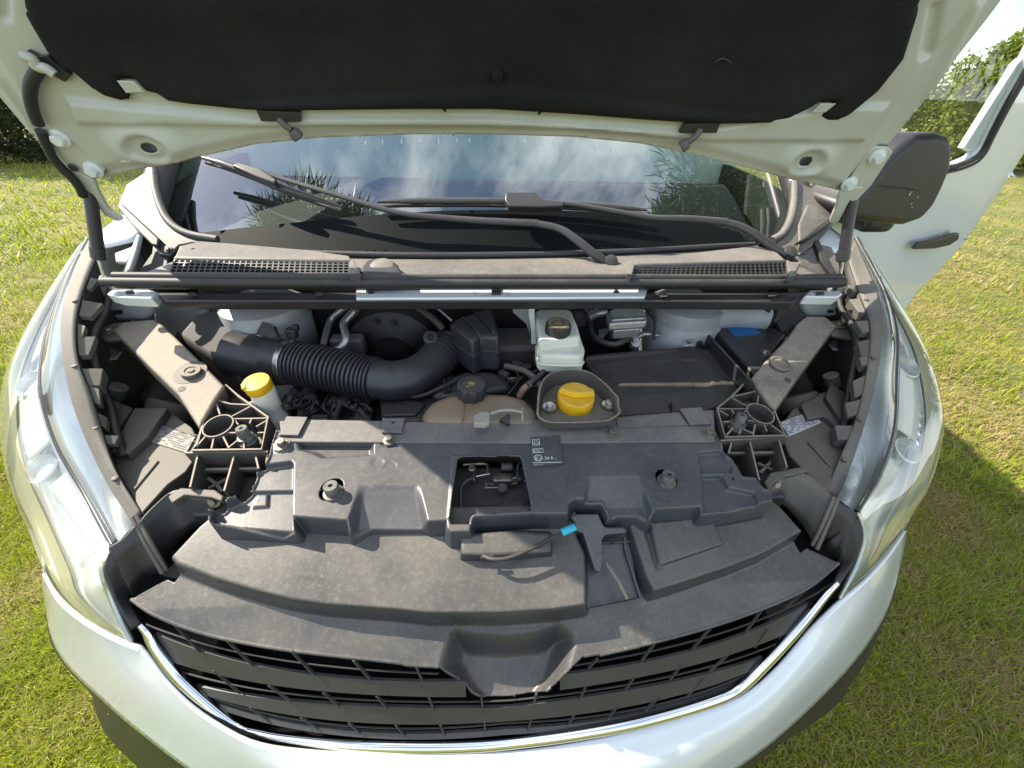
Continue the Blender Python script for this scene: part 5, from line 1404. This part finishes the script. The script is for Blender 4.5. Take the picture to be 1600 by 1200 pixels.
# ================================================================== raised bonnet
FH = Fr((0, .86, 1.485), (1, 0, 0), (0, -.342, .940))
h2 = FH.pts
rear = [(95, 262), (120, 272), (146, 279), (165, 276), (240, 259), (330, 241), (400, 225), (500, 215), (640, 210), (760, 209.5), (900, 214), (1000, 224), (1100, 245), (1190, 268), (1260, 285), (1318, 299), (1335, 290)]
rightE = [(1352, 275), (1375, 243), (1420, 183), (1480, 108), (1540, 32), (1570, -8)]
leftE = [(-100, 28), (-50, 92), (0, 152), (45, 205)]
hood_out = h2(rear) + h2(rightE) + [(.80, .42), (.77, .62), (.66, .80), (.45, .88), (0, .91), (-.45, .88), (-.66, .80), (-.77, .62), (-.80, .42)] + h2(leftE)
pad_px_b = [(34, 0), (37, 27), (50, 50), (71, 85), (84, 97), (98, 116), (110, 114), (140, 140), (160, 152), (185, 159), (200, 157), (203, 148), (194, 144), (182, 126), (208, 127), (226, 145), (242, 148), (260, 160), (295, 165), (395, 171), (470, 172), (640, 170), (770, 170), (900, 178), (1000, 186), (1075, 191), (1120, 193), (1210, 191), (1235, 187), (1258, 176), (1270, 170), (1283, 162), (1307, 162), (1291, 175), (1286, 184), (1296, 190), (1312, 190), (1330, 182), (1375, 145), (1415, 95), (1437, 25), (1441, 0)]
pad_top = [(.64, .38), (.60, .62), (.40, .76), (0, .79), (-.40, .76), (-.60, .62), (-.66, .38)]
padp = h2(pad_px_b, .024) + pad_top
inner = lambda k: [tuple(np.array(p) * k) for p in padp]
L4 = lambda *p: crop(0, 0, .25, p)
R4 = lambda *p: crop(1200, 0, .25, p)
dimL, dimR = FH.at(236, 228), FH.at(1256, 249)
frame_in = h2([(110, 245), (150, 262), (240, 246), (330, 229), (400, 213), (500, 203), (640, 198), (760, 197.5), (900, 202), (1000, 212), (1100, 231), (1190, 255), (1260, 272), (1315, 286), (1360, 235), (1400, 165), (1455, 80), (1520, 0)]) + [(.70, .42), (.67, .60), (.58, .74), (.40, .82), (0, .85), (-.40, .82), (-.58, .74), (-.67, .60), (-.70, .42)] + h2([(-60, 0), (10, 110), (60, 190)])
hfe = [
    (frame_in, .010, .022, 'add'),
    (h2([(128, 187), (250, 188), (400, 192), (520, 190), (640, 190), (760, 191), (900, 196), (1000, 204), (1100, 214), (1200, 214), (1345, 214), (1380, 160), (1300, 160), (1080, 200), (760, 178), (400, 178), (200, 160), (110, 150)]), .008, .012, 'add'),
    (ellipse(dimL, .060, .034, 28, .05), .010, .034, 'add'), (ellipse(dimR, .052, .034, 28, -.05), .010, .034, 'add'),
    (ellipse(dimL, .032, .022, 28, .1), -.012, .012, 'add'), (ellipse(dimR, .030, .022, 28, -.1), -.012, .012, 'add'),
    (h2(R4((1060, 20), (1000, 330), (950, 350), (940, 330), (1000, 20))), -.008, .014, 'add'),
    (h2(L4((20, -60), (70, -60), (75, 100), (40, 100))), -.008, .014, 'add'),
    (h2(R4((1290, 20), (960, 620), (860, 760), (780, 900), (800, 910), (900, 780), (1010, 620), (1340, 20))), .006, .016, 'add'),
    (h2(L4((0, 480), (220, 790), (180, 780), (-40, 480))), .006, .014, 'add'),
    (h2(R4((600, 950), (680, 915), (780, 925), (790, 960), (620, 1200), (440, 1170))), -.008, .008, 'add'),
    (h2(L4((240, 770), (330, 765), (450, 860), (660, 1060), (600, 1110), (430, 1010), (280, 880))), -.008, .008, 'add'),
]
bon = relief('bonnet', FH, hood_out, hfe, M['whitein'], van, .0035, [ellipse(dimL, .0135, .0088, 20, .15), ellipse(dimR, .0125, .0088, 20, -.15)], .002, None, 60)
bon['label'] = 'raised white bonnet seen from beneath with its black sound pad'
cxy = np.array((0, .40))
outer = [tuple(cxy + (np.array(p) - cxy) * 1.012) for p in hood_out]
relief('outer_skin', FH, outer, [(outer, .018, .03, 'add')], M['white'], bon, .012, (), .0015, lambda x, y: -.040 - .05 * x * x * 0 + .0 * x, 60)
def lipmesh():
    V, fs = [], []
    n = len(hood_out)
    for (x, y), (x2, y2) in zip(hood_out, outer):
        V += [FH.to3(x, y, 0.0), FH.to3(x2, y2, -.012), FH.to3(x2, y2, -.032)]
    for i in range(n):
        j = (i + 1) % n
        for k in range(2): fs.append((3 * i + k, 3 * i + k + 1, 3 * j + k + 1, 3 * j + k))
    me = mesh('hem_flange', V, fs); fix_normals(me)
    return obj('hem_flange', me, M['whitein'], bon, 60)
lipmesh()
roll = h2([(430, 150), (600, 140), (780, 128), (920, 140), (1090, 166), (1200, 176), (1200, 190), (1075, 191), (900, 178), (770, 170), (395, 171), (300, 160)])
pad = relief('sound_pad', FH, padp, [(padp, .012, .02, 'add'), (roll, .007, .012, 'add'), (h2([(140, 40), (700, 10), (760, 90), (560, 120), (200, 110)]), -.005, .05, 'add'), (h2([(860, 20), (1380, 20), (1370, 90), (1250, 140), (900, 110)]), -.005, .05, 'add'), (ellipse(FH.at(777, 118), .012, .010), -.004, .008, 'add')],
             M['pad'], bon, .004, (), .004, lambda x, y: np.full(len(x), .012), 60)
for t in ([(182, 126), (208, 127), (226, 144), (197, 146)], [(1283, 162), (1307, 162), (1290, 176), (1268, 177)]):
    prism('pad_tab', [FH.p3(a, b, .026) for a, b in t], -FH.n * .002, M['whitein'], bon, .001)
lathe('pad_button', FH.p3(777, 118, .028), FH.n, [(.009, 0), (.008, .003), (.002, .004)], M['pad'], pad, 16)
tube('pad_thread', [FH.p3(a, b, .027) for a, b in ((1118, 97), (1124, 93), (1132, 92), (1140, 97), (1142, 101))], .0012, M['rubber'], pad, 5, 12)
# hinges
def hinge(plate, neck, bolts, lab):
    hg = prism('bonnet_hinge', [FH.p3(a, b, .009) for a, b in plate], -FH.n * .006, M['whitein'], bon, .0025, 3)
    nk = prism('hinge_neck', [FH.p3(a, b, h) for a, b, h in neck], -FH.n * .010, M['whitein'], hg, .003, 3)
    for a, b in bolts:
        w_ = hexbolt(FH.p3(a, b, .009), .0095, .014, hg, M['white'], 'hinge_bolt', FH.n, 1.45)
    return hg
hinge([(60, 194), (74, 188), (90, 194), (116, 222), (164, 266), (158, 276), (140, 276), (120, 270), (96, 250), (72, 220)], [(104, 262, .01), (128, 272, .01), (146, 282, .012), (156, 306, .012), (170, 330, .012), (192, 344, .012), (184, 347, .012), (164, 338, .012), (150, 322, .012), (138, 302, .012), (118, 282, .012)], ((95, 215), (147, 264)), '')
hinge([(1352, 240), (1368, 229), (1388, 230), (1396, 238), (1362, 290), (1335, 318), (1312, 302), (1326, 284)], [(1352, 292, .01), (1336, 304, .012), (1326, 318, .012), (1312, 346, .012), (1300, 352, .012), (1298, 346, .012), (1308, 322, .012), (1312, 304, .012), (1325, 292, .012)], ((1370, 244), (1326, 286)), '')
lathe('hinge_rivet', FH.p3(114, 262, .013), FH.n, [(.007, 0), (.006, .002), (.001, .0025)], M['dark'], bon, 14)
tube('washer_hose', [FH.p3(a, b, .022) for a, b in ((60, 108), (49, 130), (47, 152), (52, 175), (60, 194))], .008, M['rubber'], bon, 12, 30)
tube('washer_hose', [FH.p3(a, b, .018) for a, b in ((63, 204), (72, 225), (84, 248), (98, 264), (110, 276), (122, 290), (130, 306))], .007, M['rubber'], bon, 12, 40)
prism('hose_clip', [FH.p3(a, b, .020) for a, b in L4((160, 320), (175, 318), (240, 355), (300, 345), (340, 400), (440, 470), (405, 515), (340, 480), (260, 430), (130, 375), (140, 365), (210, 390))], -FH.n * .008, M['rubber'], bon, .001)
tube('clip_spring', [FH.p3(a, b, .030) for a, b in L4((140, 345), (200, 370), (230, 415), (290, 430), (340, 465))], .007, M['whitein'], bon, 8, 24)
for br_px, hook in (([(400, 173), (468, 176), (470, 191), (408, 190)], [(438, 188, .022), (446, 197, .030), (456, 203, .032), (464, 212, .032)]), ([(1072, 194), (1126, 192), (1120, 208), (1062, 208)], [(1093, 204, .022), (1086, 214, .030), (1076, 222, .032), (1066, 229, .032)])):
    bk = prism('buffer_bracket', [FH.p3(a, b, .024) for a, b in br_px], -FH.n * .010, M['satin'], bon, .001)
    P_ = [FH.p3(a, b, h) for a, b, h in hook]
    tube('buffer_stem', P_[:3], [.006, .005, .005], M['housing'], bk, 10, 16)
    lathe('buffer_foot', P_[2], P_[3] - P_[2], [(.007, 0), (.0095, .004), (.0105, .012), (.009, .014)], M['housing'], bk, 16)

# ================================================================== open door with mirror
TH = rad(71)
FD = Fr((.94, 1.22, 0), (math.sin(TH), math.cos(TH), 0), (0, 0, 1))
d2 = FD.pts
trail = d2([(1415, 482), (1440, 452), (1500, 387), (1560, 303), (1600, 240), (1635, 180)])
e_max = max(p[0] for p in trail)
door_out = [(.0, .45), (trail[0][0] - .10, .45), (trail[0][0] - .03, .60)] + trail + [(e_max - .02, 1.93), (e_max - .25, 1.97), (.30, 1.96), (.10, 1.70), (.0, 1.38)]
win_low = d2([(1478, 262), (1500, 257), (1525, 246), (1538, 232), (1550, 208), (1575, 160), (1600, 116)])
we = max(p[0] for p in win_low)
win = [(.09, win_low[0][1])] + win_low + [(.67, 1.86), (.63, 1.92), (.33, 1.92), (.15, 1.68)]
door = relief('door', FD, door_out, [([(.02, .95), (.98, .93), (.98, 1.0), (.02, 1.03)], -.004, .03, 'add'), ([(-.1, .50), (1.0, .50), (1.0, .62), (-.1, .62)], .008, .06, 'add')], M['white'], van, .008, [win], .035, lambda x, y: -.10 * np.clip(y - 1.0, 0, 1) ** 2 * 0 - .03 * np.clip((.95 - y) / .5, 0, 1) ** 2, 60)
door['label'] = 'white front door standing open with a black mirror'
glass2 = clear('door glass', (.96, .99, .98), .02, top=.3)
prism('door_window', [FD.to3(x, y, -.018) for x, y in win], -FD.n * .003, glass2, door, 0)
tube('window_seal', [FD.to3(x, y, .001) for x, y in win + win[:1]], .009, M['rubber'], door, 8, 120)
tube('window_seal', [FD.to3(x + .022, y - .014, .001) for x, y in win_low], .005, M['satin'], door, 8, 40)
sx = lambda a, b, h=-.02: FD.p3(a, b, h)
prism('window_post', [sx(1506, 232), (sx(1520, 238)), sx(1602, 112), sx(1600, 90), sx(1590, 100)] , -FD.n * .02, M['white'], door, .002)
hd = prism('door_handle', [FD.p3(a, b, .035) for a, b in ((1429, 390), (1438, 379), (1466, 374), (1488, 366), (1500, 364), (1499, 374), (1484, 384), (1462, 389))], -FD.n * .016, M['satin'], door, .005, 3)
lathe('handle_bowl', FD.p3(1472, 371, .001), FD.n, [(.032, 0), (.030, .0025), (.020, .0008), (.001, .0004)], M['whitein'], door, 28)
mo = [(1352, 300), (1400, 240), (1438, 208), (1470, 206), (1488, 212), (1494, 228), (1491, 258), (1478, 290), (1462, 322), (1440, 346), (1415, 354), (1380, 352), (1330, 345), (1320, 330)]
FM = Fr(FD.p3(1400, 300, .16), FD.ex, FD.ey)
mk = prism('door_mirror', [FM.p3(a, b, .05) for a, b in mo], [FM.p3(a, b, .05) * 1.0 + (FM.p3(1410, 280, .05) - FM.p3(a, b, .05)) * .12 - FM.n * .14 for a, b in mo], mat('grained mirror plastic', (.018, .018, .020), .45, bump=(400, .15)), door, .045, 6, 60)
box('mirror_stalk', FM.p3(1360, 330, -.10), (.10, .12, .10), M['satin'], door, .02)
tube('mirror_crease', [FM.p3(a, b, .051) for a, b in ((1365, 290), (1400, 293), (1435, 297))], .0016, mk.data.materials[0], mk, 6, 12)
rsm = random.Random(8)
scr = []
for k in range(5):
    a, b = rsm.uniform(1420, 1440), rsm.uniform(295, 325)
    scr.append(([np.array(FM.at(a, b, .0515)), np.array(FM.at(a + rsm.uniform(1, 4), b + rsm.uniform(-5, 3), .0515))], False))
strokes('mirror_scuff', FM, scr, .0018, M['print'], mk, .0515)
# ================================================================== cab and body
roof = loft('roof', [[(x, 1.70 + .02 * abs(x), 1.875 - .05 * x * x) for x in (-.72, -.4, 0, .4, .72)], [(x, 1.95, 1.95 - .05 * x * x) for x in (-.80, -.4, 0, .4, .80)], [(x, 3.2, 1.97 - .05 * x * x) for x in (-.86, -.4, 0, .4, .86)], [(x, 5.2, 1.96 - .05 * x * x) for x in (-.86, -.4, 0, .4, .86)]], M['white'], van, 20, 6, 60, .004)
for s in (-1, 1):
    tube('a_pillar', [(s * .80, 1.02, 1.37), (s * .80, 1.25, 1.53), (s * .77, 1.55, 1.75), (s * .74, 1.78, 1.89)], [.030, .030, .032, .035], M['satin'], van, 12, 30)
    w = loft('front_wing', [[(s * .90, .98, 1.34), (s * .91, 1.10, 1.36), (s * .90, 1.22, 1.38)], [(s * .93, .92, 1.10), (s * .95, 1.05, 1.10), (s * .95, 1.22, 1.10)], [(s * .90, .84, .80), (s * .94, .95, .76), (s * .955, 1.22, .62)], [(s * .89, .82, .70), (s * .93, .95, .72), (s * .95, 1.22, .40)]], M['white'], van, 16, 5, 60, .003)
    loft('wing_top', [[(s * .88, .90, 1.33), (s * .88, 1.0, 1.36), (s * .90, 1.22, 1.38)], [(s * .78, .95, 1.345), (s * .80, 1.05, 1.39), (s * .82, 1.22, 1.48)]], M['white'], van, 10, 4, 60, .003)
    y0 = 1.24 if s < 0 else 2.32
    loft('body_side', [[(s * .86, y0, 1.93 if y0 > 2 else 1.40), (s * .86, 2.0 if y0 < 2 else 3.0, 1.93), (s * .86, 5.2, 1.92)], [(s * .95, y0, 1.35), (s * .95, 2.6, 1.35), (s * .95, 5.2, 1.35)], [(s * .955, y0, .75), (s * .955, 3, .75), (s * .955, 5.2, .75)], [(s * .93, y0, .30), (s * .93, 3, .30), (s * .93, 5.2, .30)]], M['white'], van, 16, 5, 60, .003)
    t = lathe('wheel', (s * .78, .98, .335), (s, 0, 0), [(.19, 0), (.30, .005), (.33, .02), (.335, .06), (.335, .13), (.32, .165), (.28, .175), (.22, .17)], M['rubber'], van, 40)
    lathe('rim', (s * .935, .98, .335), (s, 0, 0), [(.21, 0), (.20, .012), (.15, .004), (.06, .010), (.001, .014)], M['alu'], t, 30)
box('rear_doors', (0, 5.21, 1.1), (1.84, .03, 1.66), M['white'], van, .03)
# ================================================================== lawn
gm, nt, b = newmat('lawn soil and thatch')
tc = nt.nodes.new('ShaderNodeTexCoord')
n1 = nd(nt, 'ShaderNodeTexNoise', Scale=1.1, Detail=8.0, Roughness=.65)
n2 = nd(nt, 'ShaderNodeTexNoise', Scale=60.0, Detail=5.0, Roughness=.7)
for n in (n1, n2): nt.links.new(tc.outputs['Object'], n.inputs['Vector'])
cr_ = nt.nodes.new('ShaderNodeValToRGB')
cr_.color_ramp.elements[0].position = .35; cr_.color_ramp.elements[0].color = (.09, .13, .022, 1)
cr_.color_ramp.elements[1].position = .68; cr_.color_ramp.elements[1].color = (.27, .23, .09, 1)
cr2 = nt.nodes.new('ShaderNodeValToRGB')
cr2.color_ramp.elements[0].position = .3; cr2.color_ramp.elements[0].color = (.35, .35, .35, 1)
cr2.color_ramp.elements[1].position = .75; cr2.color_ramp.elements[1].color = (1.5, 1.5, 1.3, 1)
mx = nt.nodes.new('ShaderNodeMix'); mx.data_type = 'RGBA'; mx.blend_type = 'MULTIPLY'; mx.inputs['Factor'].default_value = 1
nt.links.new(n1.outputs['Fac'], cr_.inputs['Fac']); nt.links.new(n2.outputs['Fac'], cr2.inputs['Fac'])
nt.links.new(cr_.outputs['Color'], mx.inputs['A']); nt.links.new(cr2.outputs['Color'], mx.inputs['B'])
nt.links.new(mx.outputs['Result'], b.inputs['Base Color'])
b.inputs['Roughness'].default_value = .95
gr = obj('ground', mesh('ground', [(-400, -200, 0), (400, -200, 0), (400, 600, 0), (-400, 600, 0)], [(0, 1, 2, 3)]), gm)
gr['kind'] = 'structure'
gr['label'] = 'mown lawn with dry patches around the van'

def blade_mat(name, trans=.35, rough=.55):
    m, nt, b = newmat(name)
    at = nt.nodes.new('ShaderNodeAttribute'); at.attribute_name = 'tint'
    nt.links.new(at.outputs['Color'], b.inputs['Base Color'])
    b.inputs['Roughness'].default_value = rough
    b.inputs['Specular IOR Level'].default_value = .3
    tl = nt.nodes.new('ShaderNodeBsdfTranslucent')
    br_ = nd(nt, 'ShaderNodeMix'); br_.data_type = 'RGBA'; br_.blend_type = 'MULTIPLY'; br_.inputs['Factor'].default_value = 1
    br_.inputs['B'].default_value = (1.6, 1.7, .7, 1)
    nt.links.new(at.outputs['Color'], br_.inputs['A']); nt.links.new(br_.outputs['Result'], tl.inputs['Color'])
    ms = nt.nodes.new('ShaderNodeMixShader'); ms.inputs[0].default_value = trans
    nt.links.new(b.outputs[0], ms.inputs[1]); nt.links.new(tl.outputs[0], ms.inputs[2])
    nt.links.new(ms.outputs[0], nt.nodes['Material Output'].inputs['Surface'])
    return m
def vnoise(x, y, s, seed):                            # smooth value noise for patches
    r_ = np.random.default_rng(seed).random((128, 128))
    u, v = x / s, y / s
    i, j = np.floor(u).astype(int), np.floor(v).astype(int)
    fu, fv = sstep(u - i), sstep(v - j)
    g_ = lambda a, b_: r_[a % 128, b_ % 128]
    return (g_(i, j) * (1 - fu) + g_(i + 1, j) * fu) * (1 - fv) + (g_(i, j + 1) * (1 - fu) + g_(i + 1, j + 1) * fu) * fv
def raw_mesh(name, V, F3, F4, tint, m):
    me = bpy.data.meshes.new(name)
    me.vertices.add(len(V)); me.vertices.foreach_set('co', V.astype(np.float32).ravel())
    loops = np.concatenate([F4.ravel(), F3.ravel()]).astype(np.int32)
    me.loops.add(len(loops)); me.loops.foreach_set('vertex_index', loops)
    st = np.concatenate([np.arange(len(F4)) * 4, len(F4) * 4 + np.arange(len(F3)) * 3]).astype(np.int32)
    me.polygons.add(len(st)); me.polygons.foreach_set('loop_start', st)
    me.update(calc_edges=True)
    a = me.color_attributes.new('tint', 'FLOAT_COLOR', 'POINT')
    a.data.foreach_set('color', np.concatenate([tint, np.ones((len(V), 1))], 1).astype(np.float32).ravel())
    me.materials.append(m)
    return me
def grass(n, r0, r1, lmin, lmax, wid, seed):
    g_ = np.random.default_rng(seed)
    az = g_.uniform(rad(-120), rad(120), n) if r1 < 3.2 else g_.uniform(rad(-80), rad(82), n)
    r_ = np.sqrt(g_.uniform(r0 * r0, r1 * r1, n)) if r1 < 3.2 else np.exp(g_.uniform(math.log(r0), math.log(r1), n))
    x, y = r_ * np.sin(az), r_ * np.cos(az) - .4
    keep = ~((np.abs(x) < .78) & (y > .30)) & ~((np.abs(x) < .45) & (y > .1))
    x, y = x[keep], y[keep]; n = len(x)
    # tufts: pull blades towards tuft centres
    dry = sstep((vnoise(x, y, .55, 1) * .55 + vnoise(x, y, .16, 2) * .45 - .44) / .25)
    far = np.clip((y - 2.0) / 3, 0, 1) * (x > 0)
    side = np.where(x > 0, .34, .03)
    isdry = g_.random(n) < np.clip(.06 + .55 * dry + side + far * .28, 0, .85)
    lush = vnoise(x, y, .33, 5)
    L = g_.uniform(lmin, lmax, n) * (.55 + .9 * lush) * np.where(isdry, .9, 1) * np.where(x < 0, 1.25, 1)
    a = g_.uniform(0, 2 * math.pi, n)
    tilt = np.clip(g_.normal(np.where(isdry, 1.15, .72), .3, n), .1, 1.5)
    d = np.stack([np.cos(a), np.sin(a)], 1)
    hx = np.sin(tilt); hz = np.cos(tilt)
    w = wid * g_.uniform(.6, 1.3, n)
    side_ = np.stack([-d[:, 1], d[:, 0]], 1) * w[:, None] / 2
    P = np.stack([x, y], 1)
    z0 = np.where(isdry, g_.uniform(0, .012, n), 0)
    mid = P + d * (L * hx * .45)[:, None]; tip = P + d * (L * np.minimum(1, hx * 1.15))[:, None]
    zm = z0 + L * hz * .60; zt = z0 + L * hz * .85
    V = np.zeros((n, 5, 3))
    V[:, 0, :2] = P - side_; V[:, 1, :2] = P + side_; V[:, 0, 2] = V[:, 1, 2] = z0
    V[:, 2, :2] = mid + side_ * .85; V[:, 3, :2] = mid - side_ * .85; V[:, 2, 2] = V[:, 3, 2] = zm
    V[:, 4, :2] = tip; V[:, 4, 2] = zt
    k = np.arange(n)[:, None] * 5
    green = np.array([.185, .235, .014]) + g_.random((n, 1)) * np.array([.17, .14, .012]) + (lush[:, None] - .5) * np.array([-.03, .02, .0])
    straw = np.array([.29, .23, .10]) + g_.random((n, 1)) * np.array([.15, .12, .06])
    col = np.where(isdry[:, None], straw, np.clip(green, .01, 1))
    return V.reshape(-1, 3), k + np.array([[3, 2, 4]]), k + np.array([[0, 1, 2, 3]]), np.repeat(col, 5, 0)
parts_ = [grass(460000, .35, 3.1, .028, .060, .0028, 21), grass(150000, 3.0, 7.0, .04, .09, .0060, 22), grass(90000, 6.8, 22.0, .05, .11, .014, 23)]
off_ = 0; Vs, F3s, F4s, Cs = [], [], [], []
for V_, f3, f4, c_ in parts_:
    Vs.append(V_); F3s.append(f3 + off_); F4s.append(f4 + off_); Cs.append(c_); off_ += len(V_)
gmesh = raw_mesh('grass', np.concatenate(Vs), np.concatenate(F3s), np.concatenate(F4s), np.concatenate(Cs), blade_mat('grass blade'))
go = bpy.data.objects.new('grass', gmesh); scene.collection.objects.link(go)
go['kind'] = 'stuff'; go['label'] = 'short mown grass mixed with dry clippings'; go['category'] = 'grass'

# ================================================================== shrubs and trees
barkm = mat('bark', (.10, .075, .05), .9, var=((.05, .04, .03), 20, .4, .7), bump=(60, .6))
def leaves(centers, radii, n, ll, lw, cols, seed, mode='leaf', droop=0.0):
    g_ = np.random.default_rng(seed)
    ci = g_.integers(0, len(centers), n)
    C_ = np.array(centers)[ci]; R_ = np.array(radii)[ci]
    v = g_.normal(size=(n, 3)); v /= np.linalg.norm(v, axis=1)[:, None]
    P = C_ + v * (R_ * g_.random(n) ** .45)[:, None]
    if mode == 'needle':
        d = v * .8 + g_.normal(size=(n, 3)) * .45; d[:, 2] += .15
    else:
        d = g_.normal(size=(n, 3)); d[:, 2] -= droop
    d /= np.linalg.norm(d, axis=1)[:, None]
    s = np.cross(d, g_.normal(size=(n, 3))); s /= np.linalg.norm(s, axis=1)[:, None]
    l = ll * g_.uniform(.6, 1.4, n)[:, None]; w = lw * g_.uniform(.6, 1.4, n)[:, None]
    V = np.stack([P, P + d * l * .5 + s * w / 2, P + d * l, P + d * l * .5 - s * w / 2], 1)
    c = np.array(cols)[g_.integers(0, len(cols), n)] * g_.uniform(.7, 1.25, (n, 1))
    return V.reshape(-1, 3), np.zeros((0, 3), int), np.arange(n * 4).reshape(-1, 4), np.repeat(c, 4, 0)
leafm = blade_mat('leaf', .35, .45)
def plant(name, label, cat, base, height, spread, nc, nl, ll, lw, cols, seed, mode='leaf', low=.1, group=None, trunk=.05, cr_n=5, shape=1.0, droop=0.0):
    """trunk with limbs reaching every leaf cluster; the crown is many small leaves"""
    g_ = random.Random(seed)
    e = bpy.data.objects.new(name, None); scene.collection.objects.link(e)
    e.location = base; e['label'] = label; e['category'] = cat
    if group: e['group'] = group
    bpy.context.view_layer.update()
    B = np.array(base, float)
    cs, rs = [], []
    for k in range(nc):
        t = low + (1 - low) * (k + g_.random()) / nc
        w = spread * (math.sin(math.pi * min(1, .18 + .80 * t)) ** .7 if shape else 1)
        a = g_.uniform(0, 6.283); rr_ = w * g_.uniform(.15, 1) ** .6
        cs.append(B + np.array((math.cos(a) * rr_, math.sin(a) * rr_, height * t)))
        rs.append(spread * g_.uniform(.16, .34) * (cr_n / 5))
    V_, f3, f4, c_ = leaves(cs, rs, nl, ll, lw, cols, seed, mode, droop)
    cm_ = raw_mesh('crown', V_, f3, f4, c_, leafm)
    co_ = bpy.data.objects.new('crown', cm_); scene.collection.objects.link(co_)
    co_.parent = e; co_.matrix_parent_inverse = e.matrix_world.inverted()
    # trunk and limbs in one mesh
    bm_v, bm_f = [], []
    def limb(a, b, r0, r1):
        P_ = spline([a, a * .5 + b * .5 + np.array((g_.uniform(-.1, .1), g_.uniform(-.1, .1), g_.uniform(0, .1))) * np.linalg.norm(b - a) * .5, b], 7)
        u, v, d = axes(b - a)
        k0 = len(bm_v)
        for i, p in enumerate(P_):
            r_ = r0 + (r1 - r0) * i / 6
            for j in range(6):
                an = j * math.pi / 3
                bm_v.append(p + u * r_ * math.cos(an) + v * r_ * math.sin(an))
        for i in range(6):
            for j in range(6): bm_f.append((k0 + i * 6 + j, k0 + i * 6 + (j + 1) % 6, k0 + (i + 1) * 6 + (j + 1) % 6, k0 + (i + 1) * 6 + j))
    limb(B, B + np.array((0, 0, height * .85)), trunk, trunk * .25)
    for c in cs:
        z = max(.02, (c[2] - B[2]) * g_.uniform(.45, .8))
        limb(B + np.array((0, 0, min(z, height * .8))), c, trunk * .35, trunk * .08)
    obj('trunk', mesh('trunk', bm_v, bm_f), barkm, e, 60)
    return e
DK = [(.030, .050, .018), (.045, .065, .022), (.060, .075, .035), (.025, .04, .015)]
LG = [(.14, .18, .022), (.18, .21, .035), (.11, .15, .02), (.21, .23, .05)]
MG = [(.06, .10, .02), (.08, .12, .03), (.05, .08, .02)]
gh = 'shrubs of the hedge beyond the sunny lawn'
for k, (x, y, h, sp, lab) in enumerate(((-9.6, 10.6, 3.6, 1.5, 'dark feathery shrub at the photo edge, nearest the white bonnet side'), (-12.3, 11.0, 4.2, 1.8, 'tall dark shrub behind the lawn, partly outside the picture'), (-10.6, 13.2, 4.6, 2.0, 'taller dark shrub behind the feathery shrub'), (-8.3, 12.2, 3.2, 1.4, 'dark shrub just visible beside the raised bonnet edge'))):
    plant('hedge_shrub', lab, 'shrub', (x, y, 0), h, sp, 34, 9000, .16, .05, DK, 40 + k, 'leaf', .03, gh, .06, 6)
gb = 'bushes beyond the open door'
for k, (x, y, h, sp, lab) in enumerate(((14.2, 13.0, 2.7, 1.8, 'sunlit bush seen low in the open door window'), (17.0, 14.6, 3.0, 2.1, 'taller sunlit bush seen beside the window post'), (12.0, 15.5, 2.9, 1.9, 'sunlit bush behind the mirror in the door window'), (20.5, 15.0, 3.1, 2.2, 'sunlit bush at the far picture edge past the door'))):
    plant('bush', lab, 'bush', (x, y, 0), h, sp, 44, 16000, .15, .08, LG, 60 + k, 'leaf', .03, gb, .05, 6)
plant('leafy_tree', 'small leafy tree whose branch hangs past the door edge', 'tree', (13.4, 8.6, 0), 4.4, 1.9, 26, 5000, .17, .08, MG, 77, 'leaf', .22, None, .07, 5)
plant('pine_tree', 'tall pine mirrored in the windscreen on the sunny side', 'tree', (-3.3, .7, 0), 10.4, 1.45, 60, 60000, .30, .020, DK, 81, 'needle', .61, None, .16, 6)
plant('pine_tree', 'broad pine mirrored in the windscreen on the door side', 'tree', (5.2, 1.6, 0), 8.8, 2.4, 60, 60000, .32, .024, DK, 83, 'needle', .28, None, .16, 6)
